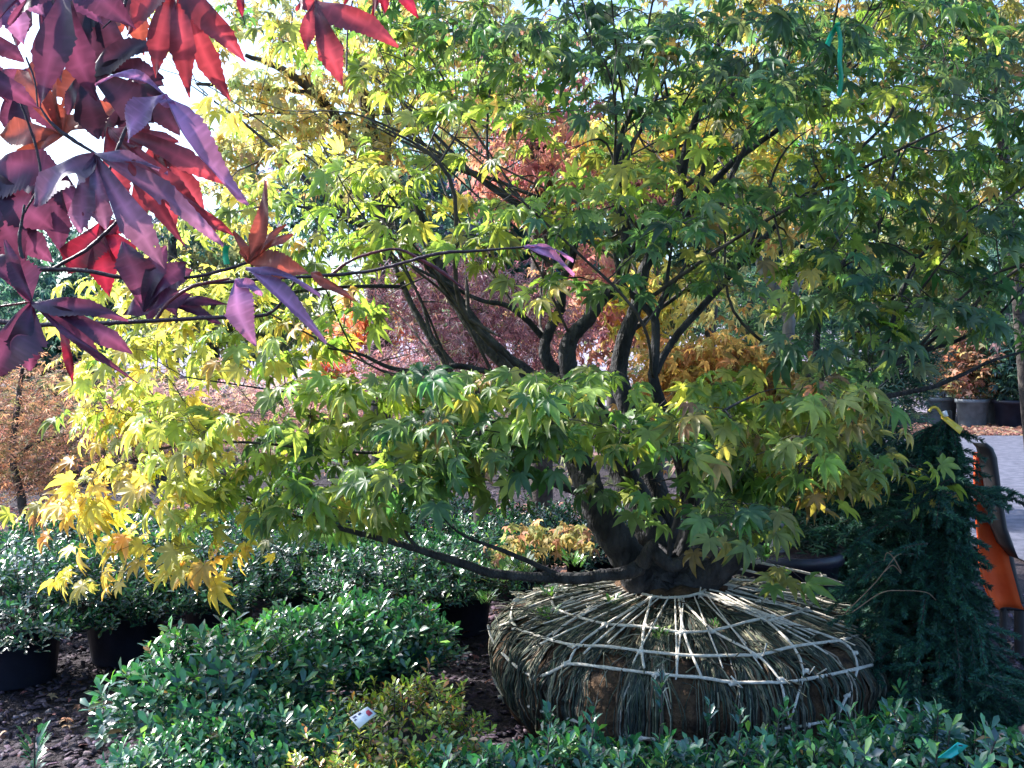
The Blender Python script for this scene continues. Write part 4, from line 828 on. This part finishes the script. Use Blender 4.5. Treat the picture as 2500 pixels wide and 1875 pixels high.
m = MB(); tube(m, [P(2400, 1268, 4.22), P(2425, 1262, 4.22), P(2440, 1275, 4.22)], .018, 6); m.build('hinge', M_potg, og)
m = MB(); tube(m, [P(2440, 1482, 4.28), P(2500, 1484, 4.28), P(2540, 1484, 4.28)], .016, 6); tube(m, [P(2450, 1482, 4.28), P(2450, 1482, 4.28)*[1, 1, 0]], .016, 6); m.build('base_rail', M_black, og)
# rock lower right
rk = MB(); tv = []; c = P(2520, 1850, 2.75); nu, nv = 26, 18
for i_ in range(nv+1):
    for j_ in range(nu):
        th = math.pi*i_/nv; ph = 2*math.pi*j_/nu; r_ = 1+.10*math.sin(3*ph+th*2)+.07*math.sin(5*th+ph)+.03*math.sin(9*ph+7*th)
        tv.append((c[0]+.13*r_*math.sin(th)*math.cos(ph), c[1]+.14*r_*math.sin(th)*math.sin(ph), max(-.01, .15+.17*r_*math.cos(th))))
rk.add(tv, [(i_*nu+j_, (i_+1)*nu+j_, (i_+1)*nu+(j_+1) % nu, i_*nu+(j_+1) % nu) for i_ in range(nv) for j_ in range(nu)])
tag(rk.build('rock', M_rock), 'rounded grey brown rock in the lower right corner', 'rock')
# dry twig arching off the right side of the ball
dt = MB()
for pl in ([(2060, 1500), (2130, 1430), (2155, 1400), (2185, 1360), (2200, 1352)], [(2080, 1495), (2150, 1448), (2200, 1442), (2260, 1446), (2285, 1465)], [(2160, 1395), (2180, 1380), (2200, 1400)], [(2200, 1395), (2180, 1360), (2165, 1350), (2158, 1370)]):
    q, rr = smoothline([P(a, b, 3.15) for a, b in pl], [.0018, .0018, .0015, .0012, .001][:len(pl)], 6); tube(dt, q, rr, 5)
tag(dt.build('dry_twig', rough_mat('dry_stem', (.16, .10, .07), (.30, .2, .13), 20, .8)), 'thin dry brown twig arching between root ball and spruce', 'twig')
# weeds rooted on the ball
WE = [(1225, 1420, 'weed at the upper left rim of the root ball', 1.5), (1185, 1475, 'drooping weed on the left shoulder of the ball', 1.2), (1345, 1460, 'weed between the inner left ropes', 1.0), (1335, 1515, 'bright green weed inside the left rope mesh', 1.1), (1490, 1480, 'small weed near the trunk foot at the left', .8), (1610, 1560, 'sparse weed on the front middle of the ball', .9),
      (1740, 1535, 'thin weed right of the ball middle', .7), (1870, 1370, 'grassy weed at the back rim right of the trunk', 1.3), (1820, 1365, 'pale weed at the back rim next to the trunk', 1.0), (2125, 1465, 'grassy weed at the right rim by the spruce', 1.2), (1275, 1400, 'leafy weed behind the upper left ropes', 1.4), (1400, 1385, 'yellowish weed behind the low branch', 1.2)]
for px, py, lab, s_ in WE:
    c = onball(px, py, .0); t = thing('weed', tuple(c), 'green '+lab if 'green' not in lab else lab, 'weed', 'weeds growing on the root ball'); f = MB()
    n = int(34*s_); a = RG.random(n)*6.28; el = RG.random(n)
    T = c+np.stack([np.cos(a), np.sin(a), np.zeros(n)], -1)*(.035*s_*RG.random(n))[:, None]+np.stack([0*a, 0*a, .03*s_*RG.random(n)], -1)
    scatter(f, [OVAL], T, np.stack([np.cos(a), np.sin(a), .4+1.6*el], -1), np.stack([-np.cos(a), -np.sin(a), np.ones(n)], -1), (.016+.028*RG.random(n))*s_, pick([(.10, .22, .06, 3), (.22, .3, .1, 1), (.06, .14, .05, 1)], n)); f.build('blades', M_azal, t)
